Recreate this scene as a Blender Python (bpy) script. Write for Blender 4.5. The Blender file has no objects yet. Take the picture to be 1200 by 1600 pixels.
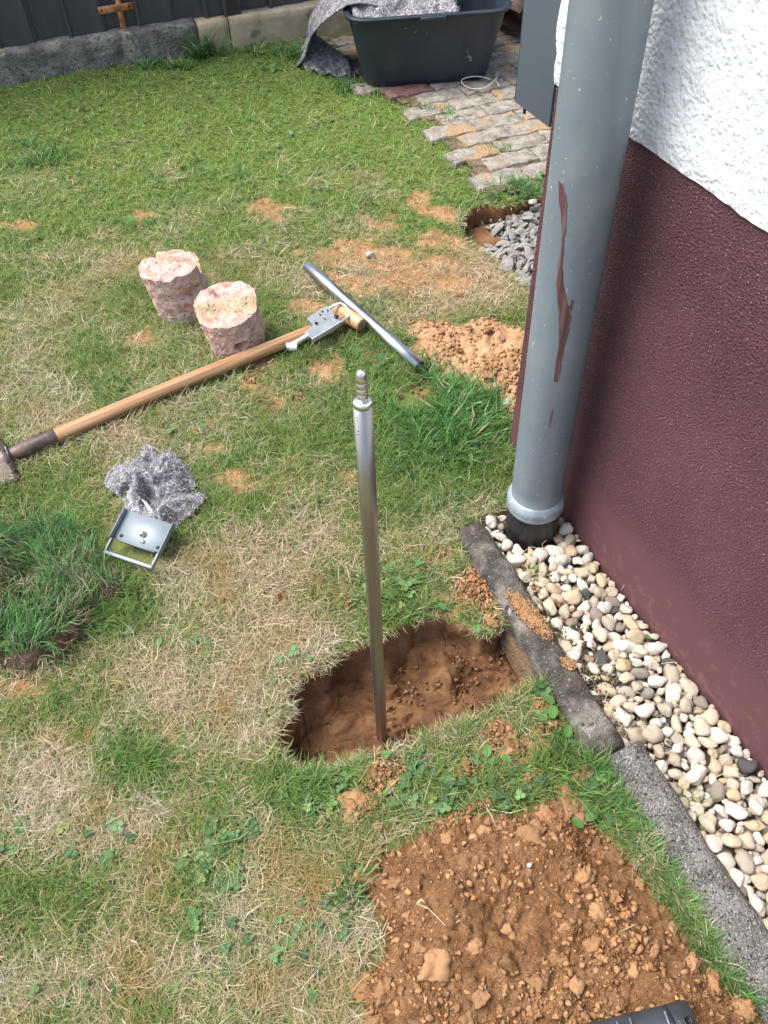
import bpy, bmesh, math, random
import numpy as np
from mathutils import Vector, Matrix, Euler
random.seed(7); RS = np.random.RandomState(11)
SC = bpy.context.scene
COL = SC.collection
R = math.radians

# ------------------------------------------------------------------ camera
CAM_H = 1.5; FPX = 1296.0
def _cam_axes():
    d = np.array([40., 1100., FPX]); d /= np.linalg.norm(d)
    v = np.array([-919., -1494., FPX]); v -= v.dot(d)*d; v /= np.linalg.norm(v)
    return np.cross(v, -d) if np.cross(v, -d)[0] > 0 else -np.cross(v, -d), v, d
AX, AY, AD = _cam_axes()          # world x, y and down in camera coordinates (x right, y down, z forward)
cam_d = bpy.data.cameras.new('camera'); cam = bpy.data.objects.new('camera', cam_d); COL.objects.link(cam)
cam_d.sensor_fit = 'VERTICAL'; cam_d.sensor_height = 24; cam_d.lens = FPX/1600*24
cam_d.clip_start = .02; cam_d.clip_end = 2000
rt = Vector((AX[0], AY[0], -AD[0])); dw = Vector((AX[1], AY[1], -AD[1])); fw = Vector((AX[2], AY[2], -AD[2]))
m3 = Matrix((rt, -dw, -fw)).transposed()
cam.matrix_world = Matrix.Translation((0, 0, CAM_H)) @ m3.to_4x4()
SC.camera = cam
# ------------------------------------------------------------------ light
SUN_EL, SUN_AZ = 62, 152         # azimuth of the sun, counter-clockwise from +x: behind the fence, to the left
W = bpy.data.worlds.new('World'); SC.world = W; W.use_nodes = True
nt = W.node_tree; sky = nt.nodes.new('ShaderNodeTexSky'); sky.sky_type = 'NISHITA'; sky.sun_disc = False
sky.sun_elevation = R(SUN_EL); sky.sun_rotation = R(90-SUN_AZ); sky.air_density = 1.0; sky.dust_density = 3.5; sky.ozone_density = 1.0
nt.links.new(sky.outputs[0], nt.nodes['Background'].inputs[0]); nt.nodes['Background'].inputs[1].default_value = .15
sd = bpy.data.lights.new('sun', 'SUN'); sd.energy = 2.25; sd.angle = R(34); sd.color = (1, .965, .91)
sun = bpy.data.objects.new('sun', sd); COL.objects.link(sun)
sv = Vector((math.cos(R(SUN_AZ))*math.cos(R(SUN_EL)), math.sin(R(SUN_AZ))*math.cos(R(SUN_EL)), math.sin(R(SUN_EL))))
sun.rotation_euler = sv.to_track_quat('Z', 'Y').to_euler(); sun.location = sv*5
SC.view_settings.view_transform = 'Standard'; SC.view_settings.look = 'None'
SC.view_settings.gamma = 1; SC.view_settings.use_curve_mapping = False
SC.view_settings.exposure = 1.08
SC.cycles.max_bounces = 6; SC.cycles.use_denoising = True

# ------------------------------------------------------------------ helpers
def G(px, py, z=0.):
    """ground point (height z) seen at a pixel of the 1200x1600 photograph"""
    r = np.array([px-600., py-800., FPX]); t = (CAM_H-z)/r.dot(AD); p = r*t
    return Vector((p.dot(AX), p.dot(AY), z))
def Gv(px, py, z=0.):
    r = np.stack([px-600., py-800., np.full(len(px), FPX)], 1)
    dn = r@AD; t = np.where(dn > 1e-3, (CAM_H-z)/np.maximum(dn, 1e-3), 1e4)
    p = r*t[:, None]
    return p@AX, p@AY, p[:, 2]
def P(x, y, z=0.):
    c = x[:, None]*AX+y[:, None]*AY+(CAM_H-z)*AD[None] if np.isscalar(z) else x[:, None]*AX+y[:, None]*AY+(CAM_H-z)[:, None]*AD
    zz = np.where(c[:, 2] > .05, c[:, 2], .05)
    return c[:, 0]/zz*FPX+600, c[:, 1]/zz*FPX+800
def _h(ix, iy, iz, s):
    n = (ix.astype(np.int64)*374761393+iy.astype(np.int64)*668265263+iz.astype(np.int64)*2147483647+s*144665) & 0x7fffffff
    n = ((n ^ (n >> 13))*1274126177) & 0x7fffffff
    return ((n ^ (n >> 16)) & 0xffff)/65535.
def noise(x, y, z=None, s=0):
    x = np.asarray(x, float); y = np.asarray(y, float); z = np.zeros_like(x) if z is None else np.asarray(z, float)
    ix, iy, iz = np.floor(x), np.floor(y), np.floor(z); fx, fy, fz = x-ix, y-iy, z-iz
    fx, fy, fz = [f*f*(3-2*f) for f in (fx, fy, fz)]
    o = 0
    for a in (0, 1):
        for b in (0, 1):
            for c in (0, 1):
                o = o+_h(ix+a, iy+b, iz+c, s)*(fx if a else 1-fx)*(fy if b else 1-fy)*(fz if c else 1-fz)
    return o*2-1
def fbm(x, y, z=None, f=1., o=4, s=0, g=.5):
    t = 0; a = 1.
    for i in range(o):
        t = t+a*noise(np.asarray(x)*f, np.asarray(y)*f, None if z is None else np.asarray(z)*f, s+i*17); f *= 2.03; a *= g
    return t
def inpoly(x, y, poly):
    c = np.zeros(len(x), bool); n = len(poly)
    for i in range(n):
        x1, y1 = poly[i]; x2, y2 = poly[i-1]
        k = ((y1 > y) != (y2 > y)) & (x < (x2-x1)*(y-y1)/((y2-y1) or 1e-9)+x1); c ^= k
    return c
def segdist(x, y, poly, closed=True):
    d = np.full(len(x), 1e9); bx = np.zeros(len(x)); by = np.zeros(len(x)); n = len(poly)
    for i in range(n if closed else n-1):
        ax, ay = poly[i]; cx, cy = poly[(i+1) % n]; ux, uy = cx-ax, cy-ay
        t = np.clip(((x-ax)*ux+(y-ay)*uy)/(ux*ux+uy*uy+1e-12), 0, 1); qx, qy = ax+t*ux, ay+t*uy
        dd = np.hypot(x-qx, y-qy); k = dd < d; d[k] = dd[k]; bx[k] = qx[k]; by[k] = qy[k]
    return d, bx, by
def smooth(a, b, x):
    t = np.clip((x-a)/(b-a), 0, 1); return t*t*(3-2*t)

def link(o, parent=None):
    COL.objects.link(o)
    if parent is not None: o.parent = parent
    return o
def tag(o, label=None, cat=None, group=None, kind=None):
    if label: o['label'] = label
    if cat: o['category'] = cat
    if group: o['group'] = group
    if kind: o['kind'] = kind
    return o
def empty(name, loc, label, cat, rz=0, group=None):
    o = bpy.data.objects.new(name, None); o.empty_display_size = .05; o.location = loc; o.rotation_euler = (0, 0, rz)
    COL.objects.link(o); return tag(o, label, cat, group)
def obj(name, bm, mat, parent=None, smooth_=True, loc=None):
    me = bpy.data.meshes.new(name); bm.to_mesh(me); bm.free(); return meobj(name, me, mat, parent, smooth_, loc)
def meobj(name, me, mat, parent=None, smooth_=True, loc=None):
    if mat is not None and not me.materials: me.materials.append(mat)
    if smooth_: me.polygons.foreach_set('use_smooth', [True]*len(me.polygons))
    o = bpy.data.objects.new(name, me)
    if loc is not None: o.location = loc
    return link(o, parent)
def npmesh(name, V, loops, sizes, colors=None):
    """mesh from numpy: verts (n,3), flat loop indices, face sizes, optional per-vertex colours (n,3)"""
    me = bpy.data.meshes.new(name); me.vertices.add(len(V)); me.vertices.foreach_set('co', np.asarray(V, np.float32).ravel())
    me.loops.add(len(loops)); me.loops.foreach_set('vertex_index', np.asarray(loops, np.int32))
    st = np.concatenate([[0], np.cumsum(sizes)[:-1]]).astype(np.int32)
    me.polygons.add(len(sizes)); me.polygons.foreach_set('loop_start', st); me.polygons.foreach_set('loop_total', np.asarray(sizes, np.int32))
    me.update(calc_edges=True)
    if colors is not None:
        a = me.color_attributes.new('col', 'FLOAT_COLOR', 'POINT')
        a.data.foreach_set('color', np.concatenate([colors, np.ones((len(colors), 1))], 1).astype(np.float32).ravel())
    return me
def gridmesh(name, X, Y, Z, keep=None, colors=None, extra=None):
    n, m = X.shape; idx = np.arange(n*m).reshape(n, m)
    q = np.stack([idx[:-1, :-1], idx[1:, :-1], idx[1:, 1:], idx[:-1, 1:]], -1).reshape(-1, 4)
    if keep is not None: q = q[keep.ravel()]
    V = np.stack([X, Y, Z], -1).reshape(-1, 3)
    if extra is not None:
        eV, eq = extra; q = np.concatenate([q, eq+len(V)]); V = np.concatenate([V, eV])
        if colors is not None: colors = np.concatenate([colors, np.tile(colors.mean(0), (len(eV), 1))])
    return npmesh(name, V, q.ravel(), np.full(len(q), 4), colors)
def bx(bm, x0, x1, y0, y1, z0, z1, bev=0, seg=2, M=None):
    t = bmesh.new(); bmesh.ops.create_cube(t, size=1)
    bmesh.ops.scale(t, vec=(x1-x0, y1-y0, z1-z0), verts=t.verts); bmesh.ops.translate(t, vec=((x0+x1)/2, (y0+y1)/2, (z0+z1)/2), verts=t.verts)
    if bev: bmesh.ops.bevel(t, geom=t.edges[:], offset=bev, segments=seg, affect='EDGES', profile=.5)
    if M is not None: bmesh.ops.transform(t, matrix=M, verts=t.verts)
    join(bm, t)
def join(bm, t):
    me = bpy.data.meshes.new('tmp'); t.to_mesh(me); t.free(); bm.from_mesh(me); bpy.data.meshes.remove(me)
def tube(bm, pts, rad, n=16, cap=True, hollow=0):
    """swept tube through pts, radius per point"""
    pts = [Vector(p) for p in pts]; rad = rad if hasattr(rad, '__len__') else [rad]*len(pts)
    prev = None; rings = []
    for i, p in enumerate(pts):
        t = (pts[min(i+1, len(pts)-1)]-pts[max(i-1, 0)]).normalized()
        if prev is None: a = t.orthogonal().normalized()
        else: a = (prev-t*prev.dot(t)).normalized()
        prev = a; b = t.cross(a)
        rings.append([bm.verts.new(p+(a*math.cos(2*PI*k/n)+b*math.sin(2*PI*k/n))*rad[i]) for k in range(n)])
    for r0, r1 in zip(rings, rings[1:]):
        for k in range(n): bm.faces.new((r0[k], r0[(k+1) % n], r1[(k+1) % n], r1[k]))
    if hollow:
        for ring, sgn, inn in ((rings[0], -1, pts[1]), (rings[-1], 1, pts[-2])):
            c = pts[0] if sgn < 0 else pts[-1]
            d = (inn-c).normalized()*min(.05, (inn-c).length*.5)
            r1 = [bm.verts.new(c+(v.co-c)*hollow) for v in ring]; r2 = [bm.verts.new(v.co+d) for v in r1]
            for k in range(n):
                bm.faces.new((ring[k], ring[(k+1) % n], r1[(k+1) % n], r1[k])); bm.faces.new((r1[k], r1[(k+1) % n], r2[(k+1) % n], r2[k]))
            bm.faces.new(r2)
    elif cap:
        bm.faces.new(rings[0]); bm.faces.new(rings[-1])
    return rings
PI = math.pi
def lathe(bm, prof, n=32, c=(0, 0, 0)):
    rings = [[bm.verts.new((c[0]+r*math.cos(2*PI*k/n), c[1]+r*math.sin(2*PI*k/n), c[2]+z)) for k in range(n)] for r, z in prof]
    for r0, r1 in zip(rings, rings[1:]):
        for k in range(n): bm.faces.new((r0[k], r0[(k+1) % n], r1[(k+1) % n], r1[k]))
    bm.faces.new(rings[-1]); bm.faces.new(list(reversed(rings[0])))

# ------------------------------------------------------------------ materials
def MAT(name, ramp, scale=8, detail=6, rough=.8, metal=0, bump=(), src='Object', attr=None, per=0, spots=(), coat=0, distort=0, rrange=None, spec=None, stretch=None):
    """ramp: list of (pos, (r,g,b)). bump: list of (scale, strength, distance, kind). spots: list of (scale, threshold, soft, colour)"""
    m = bpy.data.materials.new(name); m.use_nodes = True; t = m.node_tree; N = t.nodes; L = t.links; b = N['Principled BSDF']
    tc = N.new('ShaderNodeTexCoord'); vec = tc.outputs[src]
    if per:
        oi = N.new('ShaderNodeObjectInfo'); ml = N.new('ShaderNodeMath'); ml.operation = 'MULTIPLY'; ml.inputs[1].default_value = 37.; L.new(oi.outputs['Random'], ml.inputs[0])
        va = N.new('ShaderNodeVectorMath'); va.operation = 'ADD'; L.new(vec, va.inputs[0]); L.new(ml.outputs[0], va.inputs[1]); vec = va.outputs[0]
    if stretch:
        mp = N.new('ShaderNodeMapping'); mp.inputs['Scale'].default_value = stretch; L.new(vec, mp.inputs[0]); vec = mp.outputs[0]
    def tex(sc, det=detail, kind='noise'):
        if kind == 'voronoi':
            n = N.new('ShaderNodeTexVoronoi'); n.inputs['Scale'].default_value = sc; L.new(vec, n.inputs['Vector']); return n.outputs['Distance']
        n = N.new('ShaderNodeTexNoise'); n.inputs['Scale'].default_value = sc; n.inputs['Detail'].default_value = det; n.inputs['Roughness'].default_value = .6
        n.inputs['Distortion'].default_value = distort; L.new(vec, n.inputs['Vector']); return n.outputs['Fac']
    if attr:
        a = N.new('ShaderNodeVertexColor'); a.layer_name = attr; col = a.outputs[0]
        if ramp:
            n = tex(scale); cr = N.new('ShaderNodeValToRGB'); L.new(n, cr.inputs[0]); setramp(cr, ramp)
            mx = N.new('ShaderNodeMix'); mx.data_type = 'RGBA'; mx.blend_type = 'MULTIPLY'; mx.inputs[0].default_value = 1; L.new(col, mx.inputs[6]); L.new(cr.outputs[0], mx.inputs[7]); col = mx.outputs[2]
    else:
        cr = N.new('ShaderNodeValToRGB'); setramp(cr, ramp); L.new(tex(scale), cr.inputs[0]); col = cr.outputs[0]
    for s_ in spots:
        sc, th, so, c = s_[:4]; n = tex(sc, 3, s_[4] if len(s_) > 4 else 'noise'); mr = N.new('ShaderNodeMapRange'); mr.interpolation_type = 'SMOOTHSTEP'
        mr.inputs[1].default_value = th-so; mr.inputs[2].default_value = th+so; L.new(n, mr.inputs[0])
        mx = N.new('ShaderNodeMix'); mx.data_type = 'RGBA'; L.new(mr.outputs[0], mx.inputs[0]); L.new(col, mx.inputs[6]); mx.inputs[7].default_value = (*c, 1); col = mx.outputs[2]
    L.new(col, b.inputs['Base Color'])
    if per > 1:
        pass
    b.inputs['Roughness'].default_value = rough; b.inputs['Metallic'].default_value = metal
    if spec is not None: b.inputs['Specular IOR Level'].default_value = spec
    if rrange:
        mr = N.new('ShaderNodeMapRange'); L.new(tex(rrange[0], 4), mr.inputs[0]); mr.inputs[1].default_value = .3; mr.inputs[2].default_value = .7
        mr.inputs[3].default_value = rrange[1]; mr.inputs[4].default_value = rrange[2]; L.new(mr.outputs[0], b.inputs['Roughness'])
    prev = None
    for bp in bump:
        sc, st, di = bp[:3]; k = bp[3] if len(bp) > 3 else 'noise'; bn = N.new('ShaderNodeBump'); dd_ = 1.2 if k == 'soft' else 4; k = 'noise' if k == 'soft' else k; bn.inputs['Strength'].default_value = st; bn.inputs['Distance'].default_value = di
        L.new(tex(sc, dd_, k), bn.inputs['Height'])
        if prev: L.new(prev, bn.inputs['Normal'])
        prev = bn.outputs[0]
    if prev: L.new(prev, b.inputs['Normal'])
    m['_'] = 1; return m
def setramp(cr, ramp):
    e = cr.color_ramp.elements
    while len(e) > 1: e.remove(e[-1])
    k = .58 if cr.color_ramp.interpolation != 'CONSTANT' else 1; q = lambda p: .5+(p-.5)*k
    e[0].position = q(ramp[0][0]); e[0].color = (*ramp[0][1], 1)
    for p, c in ramp[1:]: e.new(q(p)).color = (*c, 1)
def blade_mat(name, tr=.3, rough=.55):
    m = bpy.data.materials.new(name); m.use_nodes = True; t = m.node_tree; N = t.nodes; L = t.links; b = N['Principled BSDF']
    a = N.new('ShaderNodeVertexColor'); a.layer_name = 'col'; L.new(a.outputs[0], b.inputs['Base Color']); b.inputs['Roughness'].default_value = rough
    b.inputs['Specular IOR Level'].default_value = .35
    tl = N.new('ShaderNodeBsdfTranslucent'); L.new(a.outputs[0], tl.inputs[0]); mx = N.new('ShaderNodeMixShader'); mx.inputs[0].default_value = tr
    L.new(b.outputs[0], mx.inputs[1]); L.new(tl.outputs[0], mx.inputs[2]); L.new(mx.outputs[0], N['Material Output'].inputs[0]); return m

SOIL = (.275, .142, .066); SOIL_DRY = (.40, .235, .122); SOIL_DARK = (.10, .052, .028)
M_soil = MAT('soil', [(.25, (.185, .092, .041)), (.5, (.27, .14, .064)), (.75, (.36, .20, .10))], scale=26, rough=.95, bump=[(110, 1, .010), (340, 1, .006)], spec=.15)
M_clod = MAT('soil_clod', [(.3, (.72, .72, .72)), (.7, (1.15, 1.15, 1.15))], scale=60, rough=.95, attr='col', bump=[(300, .6, .0015)], spec=.15)
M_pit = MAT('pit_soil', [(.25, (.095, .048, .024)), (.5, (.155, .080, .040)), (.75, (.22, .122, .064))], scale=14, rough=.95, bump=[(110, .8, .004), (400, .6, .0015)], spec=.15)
M_ground = MAT('turf_soil', [(.3, (.8, .8, .8)), (.7, (1.15, 1.15, 1.15))], scale=70, rough=.95, attr='col', bump=[(160, .8, .004)], spec=.1)
M_grass = blade_mat('grass_blade', .38); M_straw = blade_mat('dry_straw', .18, .7); M_leaf = blade_mat('leaf', .25, .5)
M_fibre = blade_mat('felt_fibre', .1, .9)

# ------------------------------------------------------------------ outlines on the ground (metres)
PIT = [tuple(G(*p)[:2]) for p in ((446, 1137), (462, 1108), (458, 1082), (483, 1058), (546, 1021), (579, 1004), (612, 990), (650, 975), (692, 968), (720, 982), (750, 990), (777, 985))]
PIT += [(.635, .800), (.635, .600)] + [tuple(G(*p)[:2]) for p in ((829, 1062), (808, 1079), (746, 1117), (692, 1133), (633, 1158), (600, 1171), (554, 1187), (521, 1196), (483, 1202), (452, 1185), (441, 1160))]
PIT = [(a if a > .6 else .33+(a-.33)*1.045+.0, .725+(b-.725)*1.07) for a, b in PIT]
HEAP = [tuple(G(*p)[:2]) for p in ((560, 1345), (600, 1310), (650, 1290), (700, 1275), (760, 1262), (800, 1256), (850, 1235), (915, 1238), (935, 1280), (985, 1320), (1020, 1365), (1060, 1420), (1110, 1490), (1150, 1540), (1195, 1590))]
HEAP += [(.585, -.16), (.02, -.10), (.0, .10)] + [tuple(G(*p)[:2]) for p in ((560, 1620), (535, 1560), (550, 1510), (585, 1470), (560, 1440), (545, 1400))]
PIT2 = [tuple(G(*p)[:2]) for p in ((718, 352), (722, 336), (742, 322), (760, 318), (780, 321), (800, 318), (850, 304), (930, 290))] + [tuple(G(*p)[:2]) for p in ((960, 470), (850, 462), (822, 448), (800, 432), (782, 418), (765, 400), (748, 388), (730, 374))]
PILE = [tuple(G(*p)[:2]) for p in ((632, 505), (650, 492), (690, 495), (720, 500), (760, 488), (800, 505), (850, 520), (850, 700), (800, 690), (782, 665), (765, 640), (740, 628), (715, 612), (690, 596), (660, 574), (640, 535))]
PATH_EDGE = [tuple(G(*p)[:2]) for p in ((560, 100), (600, 140), (640, 158), (670, 178), (700, 195), (712, 225), (738, 250), (752, 278), (790, 312))]
KL = lambda y: np.where(np.asarray(y) > .435, .588+.054*(np.asarray(y)-.45), .613-.044*(.43-np.asarray(y)))
KR = lambda y: KL(y)+np.where(np.asarray(y) > .435, .080, .082)
KX0, KX1 = .595, .670; WALLX = .879; CY = 1.223
def gz(x, y):
    x = np.asarray(x, float); y = np.asarray(y, float)
    z = .007*fbm(x, y, f=2.2, o=3, s=3)+.003*fbm(x, y, f=14, o=2, s=9)
    z = z*smooth(.0, .10, np.maximum(np.abs(x-.35)-.28, np.abs(y-.7)-.18)+.02)   # calm round the pit
    inbed = (x > KL(y)+.025) & (y < 1.05); z = np.where(inbed, -.055, z)
    pth = (x > 1.3) & (y > 1.5); z = np.where(pth, np.minimum(z, -.004), z)
    return z

# bare, dusty patches: px, py, rx, ry in the photograph
BARE = [(220, 530, 24, 14), (322, 660, 30, 15), (385, 600, 30, 16), (432, 630, 18, 16), (655, 310, 22, 11), (600, 352, 30, 12), (425, 325, 32, 12), (500, 395, 36, 12),
        (590, 400, 80, 22), (560, 440, 60, 20), (650, 425, 60, 22), (700, 440, 50, 16), (372, 755, 25, 14), (438, 937, 15, 15), (405, 1100, 11, 7), (520, 578, 30, 22),
        (245, 1150, 40, 22), (545, 745, 18, 12), (30, 350, 60, 6), (215, 335, 16, 8), (700, 560, 60, 34), (740, 930, 50, 42), (770, 968, 18, 12), (550, 1262, 40, 26), (600, 1220, 60, 22),
        (800, 1165, 60, 30), (850, 1110, 30, 18), (900, 1235, 40, 24), (590, 1300, 18, 12), (505, 1290, 12, 9), (565, 1385, 40, 30), (20, 825, 90, 12), (590, 1130, 30, 20),
        (790, 605, 45, 30), (20, 1060, 60, 26), (470, 480, 30, 10), (330, 700, 26, 9), (640, 1185, 22, 10), (300, 1240, 20, 12), (680, 375, 45, 16), (400, 560, 20, 12), (690, 330, 30, 10)]
# greener (+) or drier (-) places
GREEN = [(710, 425, 110, 50, -.45), (760, 465, 60, 26, -.35), (560, 410, 60, 26, -.3), (690, 660, 110, 85, .75), (590, 570, 70, 60, .35), (640, 760, 90, 70, .45), (110, 920, 115, 95, .7), (720, 1235, 150, 55, .75), (490, 1380, 75, 190, .28), (215, 1200, 75, 45, .55),
         (110, 1390, 90, 50, .4), (600, 935, 90, 50, .45), (930, 1230, 60, 80, .6), (330, 1345, 70, 55, .5), (400, 480, 60, 30, .1), (550, 480, 40, 30, .2), (730, 940, 50, 40, .2), (870, 1120, 50, 60, .5),
         (240, 620, 90, 40, .12), (250, 320, 280, 60, .12), (100, 180, 300, 90, .35), (330, 120, 220, 60, .4), (560, 200, 130, 60, .3), (450, 1240, 60, 50, .3),
         (60, 480, 120, 60, -.10), (340, 880, 120, 60, -.25), (300, 1010, 150, 70, -.25), (380, 1160, 60, 40, -.2), (200, 1290, 110, 40, -.35), (220, 1500, 150, 70, -.35), (100, 1200, 60, 60, -.2), (600, 430, 160, 40, -.3), (660, 330, 120, 50, -.12), (540, 820, 60, 60, -.15), (60, 730, 80, 40, -.1)]
def bare_at(px, py, x, y):
    w = fbm(x, y, f=22, o=3, s=41)*.8; b = np.zeros(len(x))
    for a, c, rx, ry in BARE:
        d = np.hypot((px-a)/rx, (py-c)/ry); b = np.maximum(b, 1-smooth(.7, 1.25, d+w))
    return b
def green_at(px, py, x, y):
    base = np.interp(py, [0, 120, 230, 330, 450, 700, 900, 1200, 1600], [.98, .96, .90, .80, .70, .66, .56, .53, .46])
    base = base+.14*np.clip(1-px/600, 0, 1)*(py < 400)
    for a, c, rx, ry, k in GREEN: base = base+k*np.exp(-(((px-a)/rx)**2+((py-c)/ry)**2))
    return np.clip(base+.42*fbm(x, y, f=6, o=4, s=5)+.12*fbm(x, y, f=26, o=2, s=15), 0.03, 1)

# ------------------------------------------------------------------ ground sheet
def build_ground():
    xs = np.arange(-1.5, 3.1, .0135); ys = np.arange(-.75, 4.6, .0135); X, Y = np.meshgrid(xs, ys, indexing='ij'); sh = X.shape
    x = X.ravel().copy(); y = Y.ravel().copy(); z = gz(x, y)
    ins = np.zeros(len(x), bool)
    for poly in (PIT, PIT2):
        i = inpoly(x, y, poly); d, qx, qy = segdist(x, y, poly)
        near = i & (d < .02)
        x[near] = qx[near]; y[near] = qy[near]; z[near] = gz(x[near], y[near])-.004
        ins |= i & ~near
        # spread the rim a little
    I = ins.reshape(sh); keep = ~(I[:-1, :-1] | I[1:, :-1] | I[1:, 1:] | I[:-1, 1:])
    px, py = P(x, y, 0.); b = bare_at(px, py, x, y); g = green_at(px, py, x, y)
    soil = np.array([.38, .22, .11])[None]*(.85+.2*fbm(x, y, f=30, o=2, s=8))[:, None]; thatch = np.array([.25, .195, .11])*(1-g)[:, None]+np.array([.115, .15, .042])*g[:, None]
    c = thatch*(1-b)[:, None]+soil*b[:, None]
    e = 400.; a0, a1, b0, b1 = xs[0], xs[-1], ys[0], ys[-1]
    eV = np.array([(a0, b0, 0), (a1, b0, 0), (a1, b1, 0), (a0, b1, 0), (-e, -e, 0), (e, -e, 0), (e, e, 0), (-e, e, 0)], float)
    eq = np.array([(0, 4, 5, 1), (1, 5, 6, 2), (2, 6, 7, 3), (3, 7, 4, 0)])
    me = gridmesh('ground', x.reshape(sh), y.reshape(sh), z.reshape(sh), keep, np.clip(c, 0, 1), (eV, eq))
    tag(meobj('ground', me, M_ground), 'soil and thatch of the lawn, with sandy bare patches', kind='structure')
build_ground()

def resample(poly, n):
    p = np.array(poly+[poly[0]]); d = np.concatenate([[0], np.cumsum(np.hypot(*np.diff(p, axis=0).T))]); t = np.linspace(0, d[-1], n, endpoint=False)
    return np.interp(t, d, p[:, 0]), np.interp(t, d, p[:, 1])
def pit_mesh(poly, axis, prof, n=260, amp=.008, floor=None, s=0):
    x, y = resample(poly, n)
    _, ax, ay = segdist(x, y, axis, closed=False)
    V = []; m = len(prof)
    for j, (sc, z) in enumerate(prof):
        k = np.full(n, sc); xx = ax+(x-ax)*k; yy = ay+(y-ay)*k; zz = np.full(n, z)
        if floor is not None: zz = zz+floor(xx, yy)*smooth(.98, .8, np.array(sc))
        w = min(1., (1.0-sc)*25) if sc <= 1 else 0
        dx = fbm(xx, yy, zz, f=16, o=4, s=50+s)*amp*w; dy = fbm(xx, yy, zz, f=16, o=4, s=90+s)*amp*w; dz = fbm(xx, yy, zz, f=26, o=4, s=130+s)*amp*1.2*w
        V.append(np.stack([xx+dx, yy+dy, zz+dz+(gz(xx, yy) if sc >= 1 else 0)-.001*(sc > 1)*10], 1))
    V = np.concatenate(V); q = []
    i = np.arange(n); i2 = (i+1) % n
    for j in range(m-1): q.append(np.stack([j*n+i, j*n+i2, (j+1)*n+i2, (j+1)*n+i], 1))
    q = np.concatenate(q); return V, q
def build_pit():
    prof = [(1.06, 0), (1.0, 0), (.985, -.02), (.975, -.05), (.95, -.08), (.92, -.105), (.87, -.112), (.81, -.122)]+[(s, -.130) for s in np.linspace(.75, 0, 26)]
    fl = lambda x, y: .035*smooth(.38, .58, x)+.012*fbm(x, y, f=9, o=3, s=77)+.025*np.exp(-(((x-.47)/.08)**2+((y-.80)/.05)**2))-.01*np.exp(-(((x-.28)/.05)**2+((y-.7)/.04)**2))
    V, q = pit_mesh(PIT, [(.16, .725), (.30, .735), (.48, .72), (.55, .70)], prof, amp=.019, floor=fl)
    me = npmesh('pit', V, q.ravel(), np.full(len(q), 4))
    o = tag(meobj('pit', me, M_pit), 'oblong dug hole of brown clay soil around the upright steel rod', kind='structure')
    prof = [(1.06, 0), (1.0, 0), (.985, -.03), (.97, -.07), (.94, -.11), (.90, -.14)]+[(s, -.15) for s in np.linspace(.85, 0, 12)]
    V, q = pit_mesh(PIT2, [(1.40, 2.08), (1.62, 2.05)], prof, n=160, amp=.016, s=5)
    me = npmesh('pit', V, q.ravel(), np.full(len(q), 4))
    tag(meobj('pit', me, M_pit), 'second hole by the paved path, part filled with grey rubble', kind='structure')
build_pit()

# ------------------------------------------------------------------ loose pieces
def ico(sub, seed, rough=.25, flat=(1, 1, 1), f=1.6, cut=0):
    bm = bmesh.new(); bmesh.ops.create_icosphere(bm, subdivisions=sub, radius=1)
    rr = random.Random(seed)
    if cut:
        for _ in range(cut):
            n = Vector((rr.gauss(0, 1), rr.gauss(0, 1), rr.gauss(0, 1))).normalized(); d = rr.uniform(.55, .85)
            for v in bm.verts:
                k = v.co.dot(n)-d
                if k > 0: v.co -= n*k
    co = np.array([v.co[:] for v in bm.verts]); s = seed*7.3
    k = 1+rough*fbm(co[:, 0]+s, co[:, 1]+s*.7, co[:, 2]-s, f=f, o=3, s=seed)
    co = co*k[:, None]*np.array(flat)
    for v, c in zip(bm.verts, co): v.co = c
    F = [[v.index for v in f.verts] for f in bm.faces]
    return bm, co, np.array(F)
ICO0 = [ico(1, i, .8, (1, .8, .7), cut=6, f=2.6)[1:] for i in range(14)]
ICO2 = [ico(2, 20+i, .32, cut=3, f=2.2)[1:] for i in range(6)]
def scatter(name, C, S, mat, cols, parent=None, bases=ICO0, flat=.8, smooth_=False):
    """many small stones or clods joined in one mesh"""
    n = len(C); ang = RS.rand(n, 3)*2*PI; kind = RS.randint(0, len(bases), n); Vs, Fs, Cs = [], [], []; off = 0
    ca, sa = np.cos(ang), np.sin(ang)
    for k, (co, F) in enumerate(bases):
        idx = np.where(kind == k)[0]
        if not len(idx): continue
        a, b, c = [(ca[idx, j], sa[idx, j]) for j in range(3)]
        z0 = np.zeros(len(idx)); o1 = np.ones(len(idx))
        Rz = np.stack([a[0], -a[1], z0, a[1], a[0], z0, z0, z0, o1], 1).reshape(-1, 3, 3); Rx = np.stack([o1, z0, z0, z0, b[0], -b[1], z0, b[1], b[0]], 1).reshape(-1, 3, 3)
        Rm = Rz@Rx; v = np.einsum('nij,mj->nmi', Rm, co)*S[idx][:, None, None]; v[..., 2] *= flat; v += C[idx][:, None, :]
        nv = len(co); Vs.append(v.reshape(-1, 3)); Fs.append((F[None]+(np.arange(len(idx))*nv)[:, None, None]+off).reshape(-1, 3)); Cs.append(np.repeat(cols[idx], nv, 0)); off += nv*len(idx)
    V = np.concatenate(Vs); F = np.concatenate(Fs); me = npmesh(name, V, F.ravel(), np.full(len(F), 3), np.concatenate(Cs))
    return meobj(name, me, mat, parent, smooth_)
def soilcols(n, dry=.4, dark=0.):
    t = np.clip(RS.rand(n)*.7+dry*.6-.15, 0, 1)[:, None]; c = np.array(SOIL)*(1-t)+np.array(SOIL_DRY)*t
    c = c*(1-dark)+np.array(SOIL_DARK)*dark; return np.clip(c*(.75+.5*RS.rand(n))[:, None], 0, 1)

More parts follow.
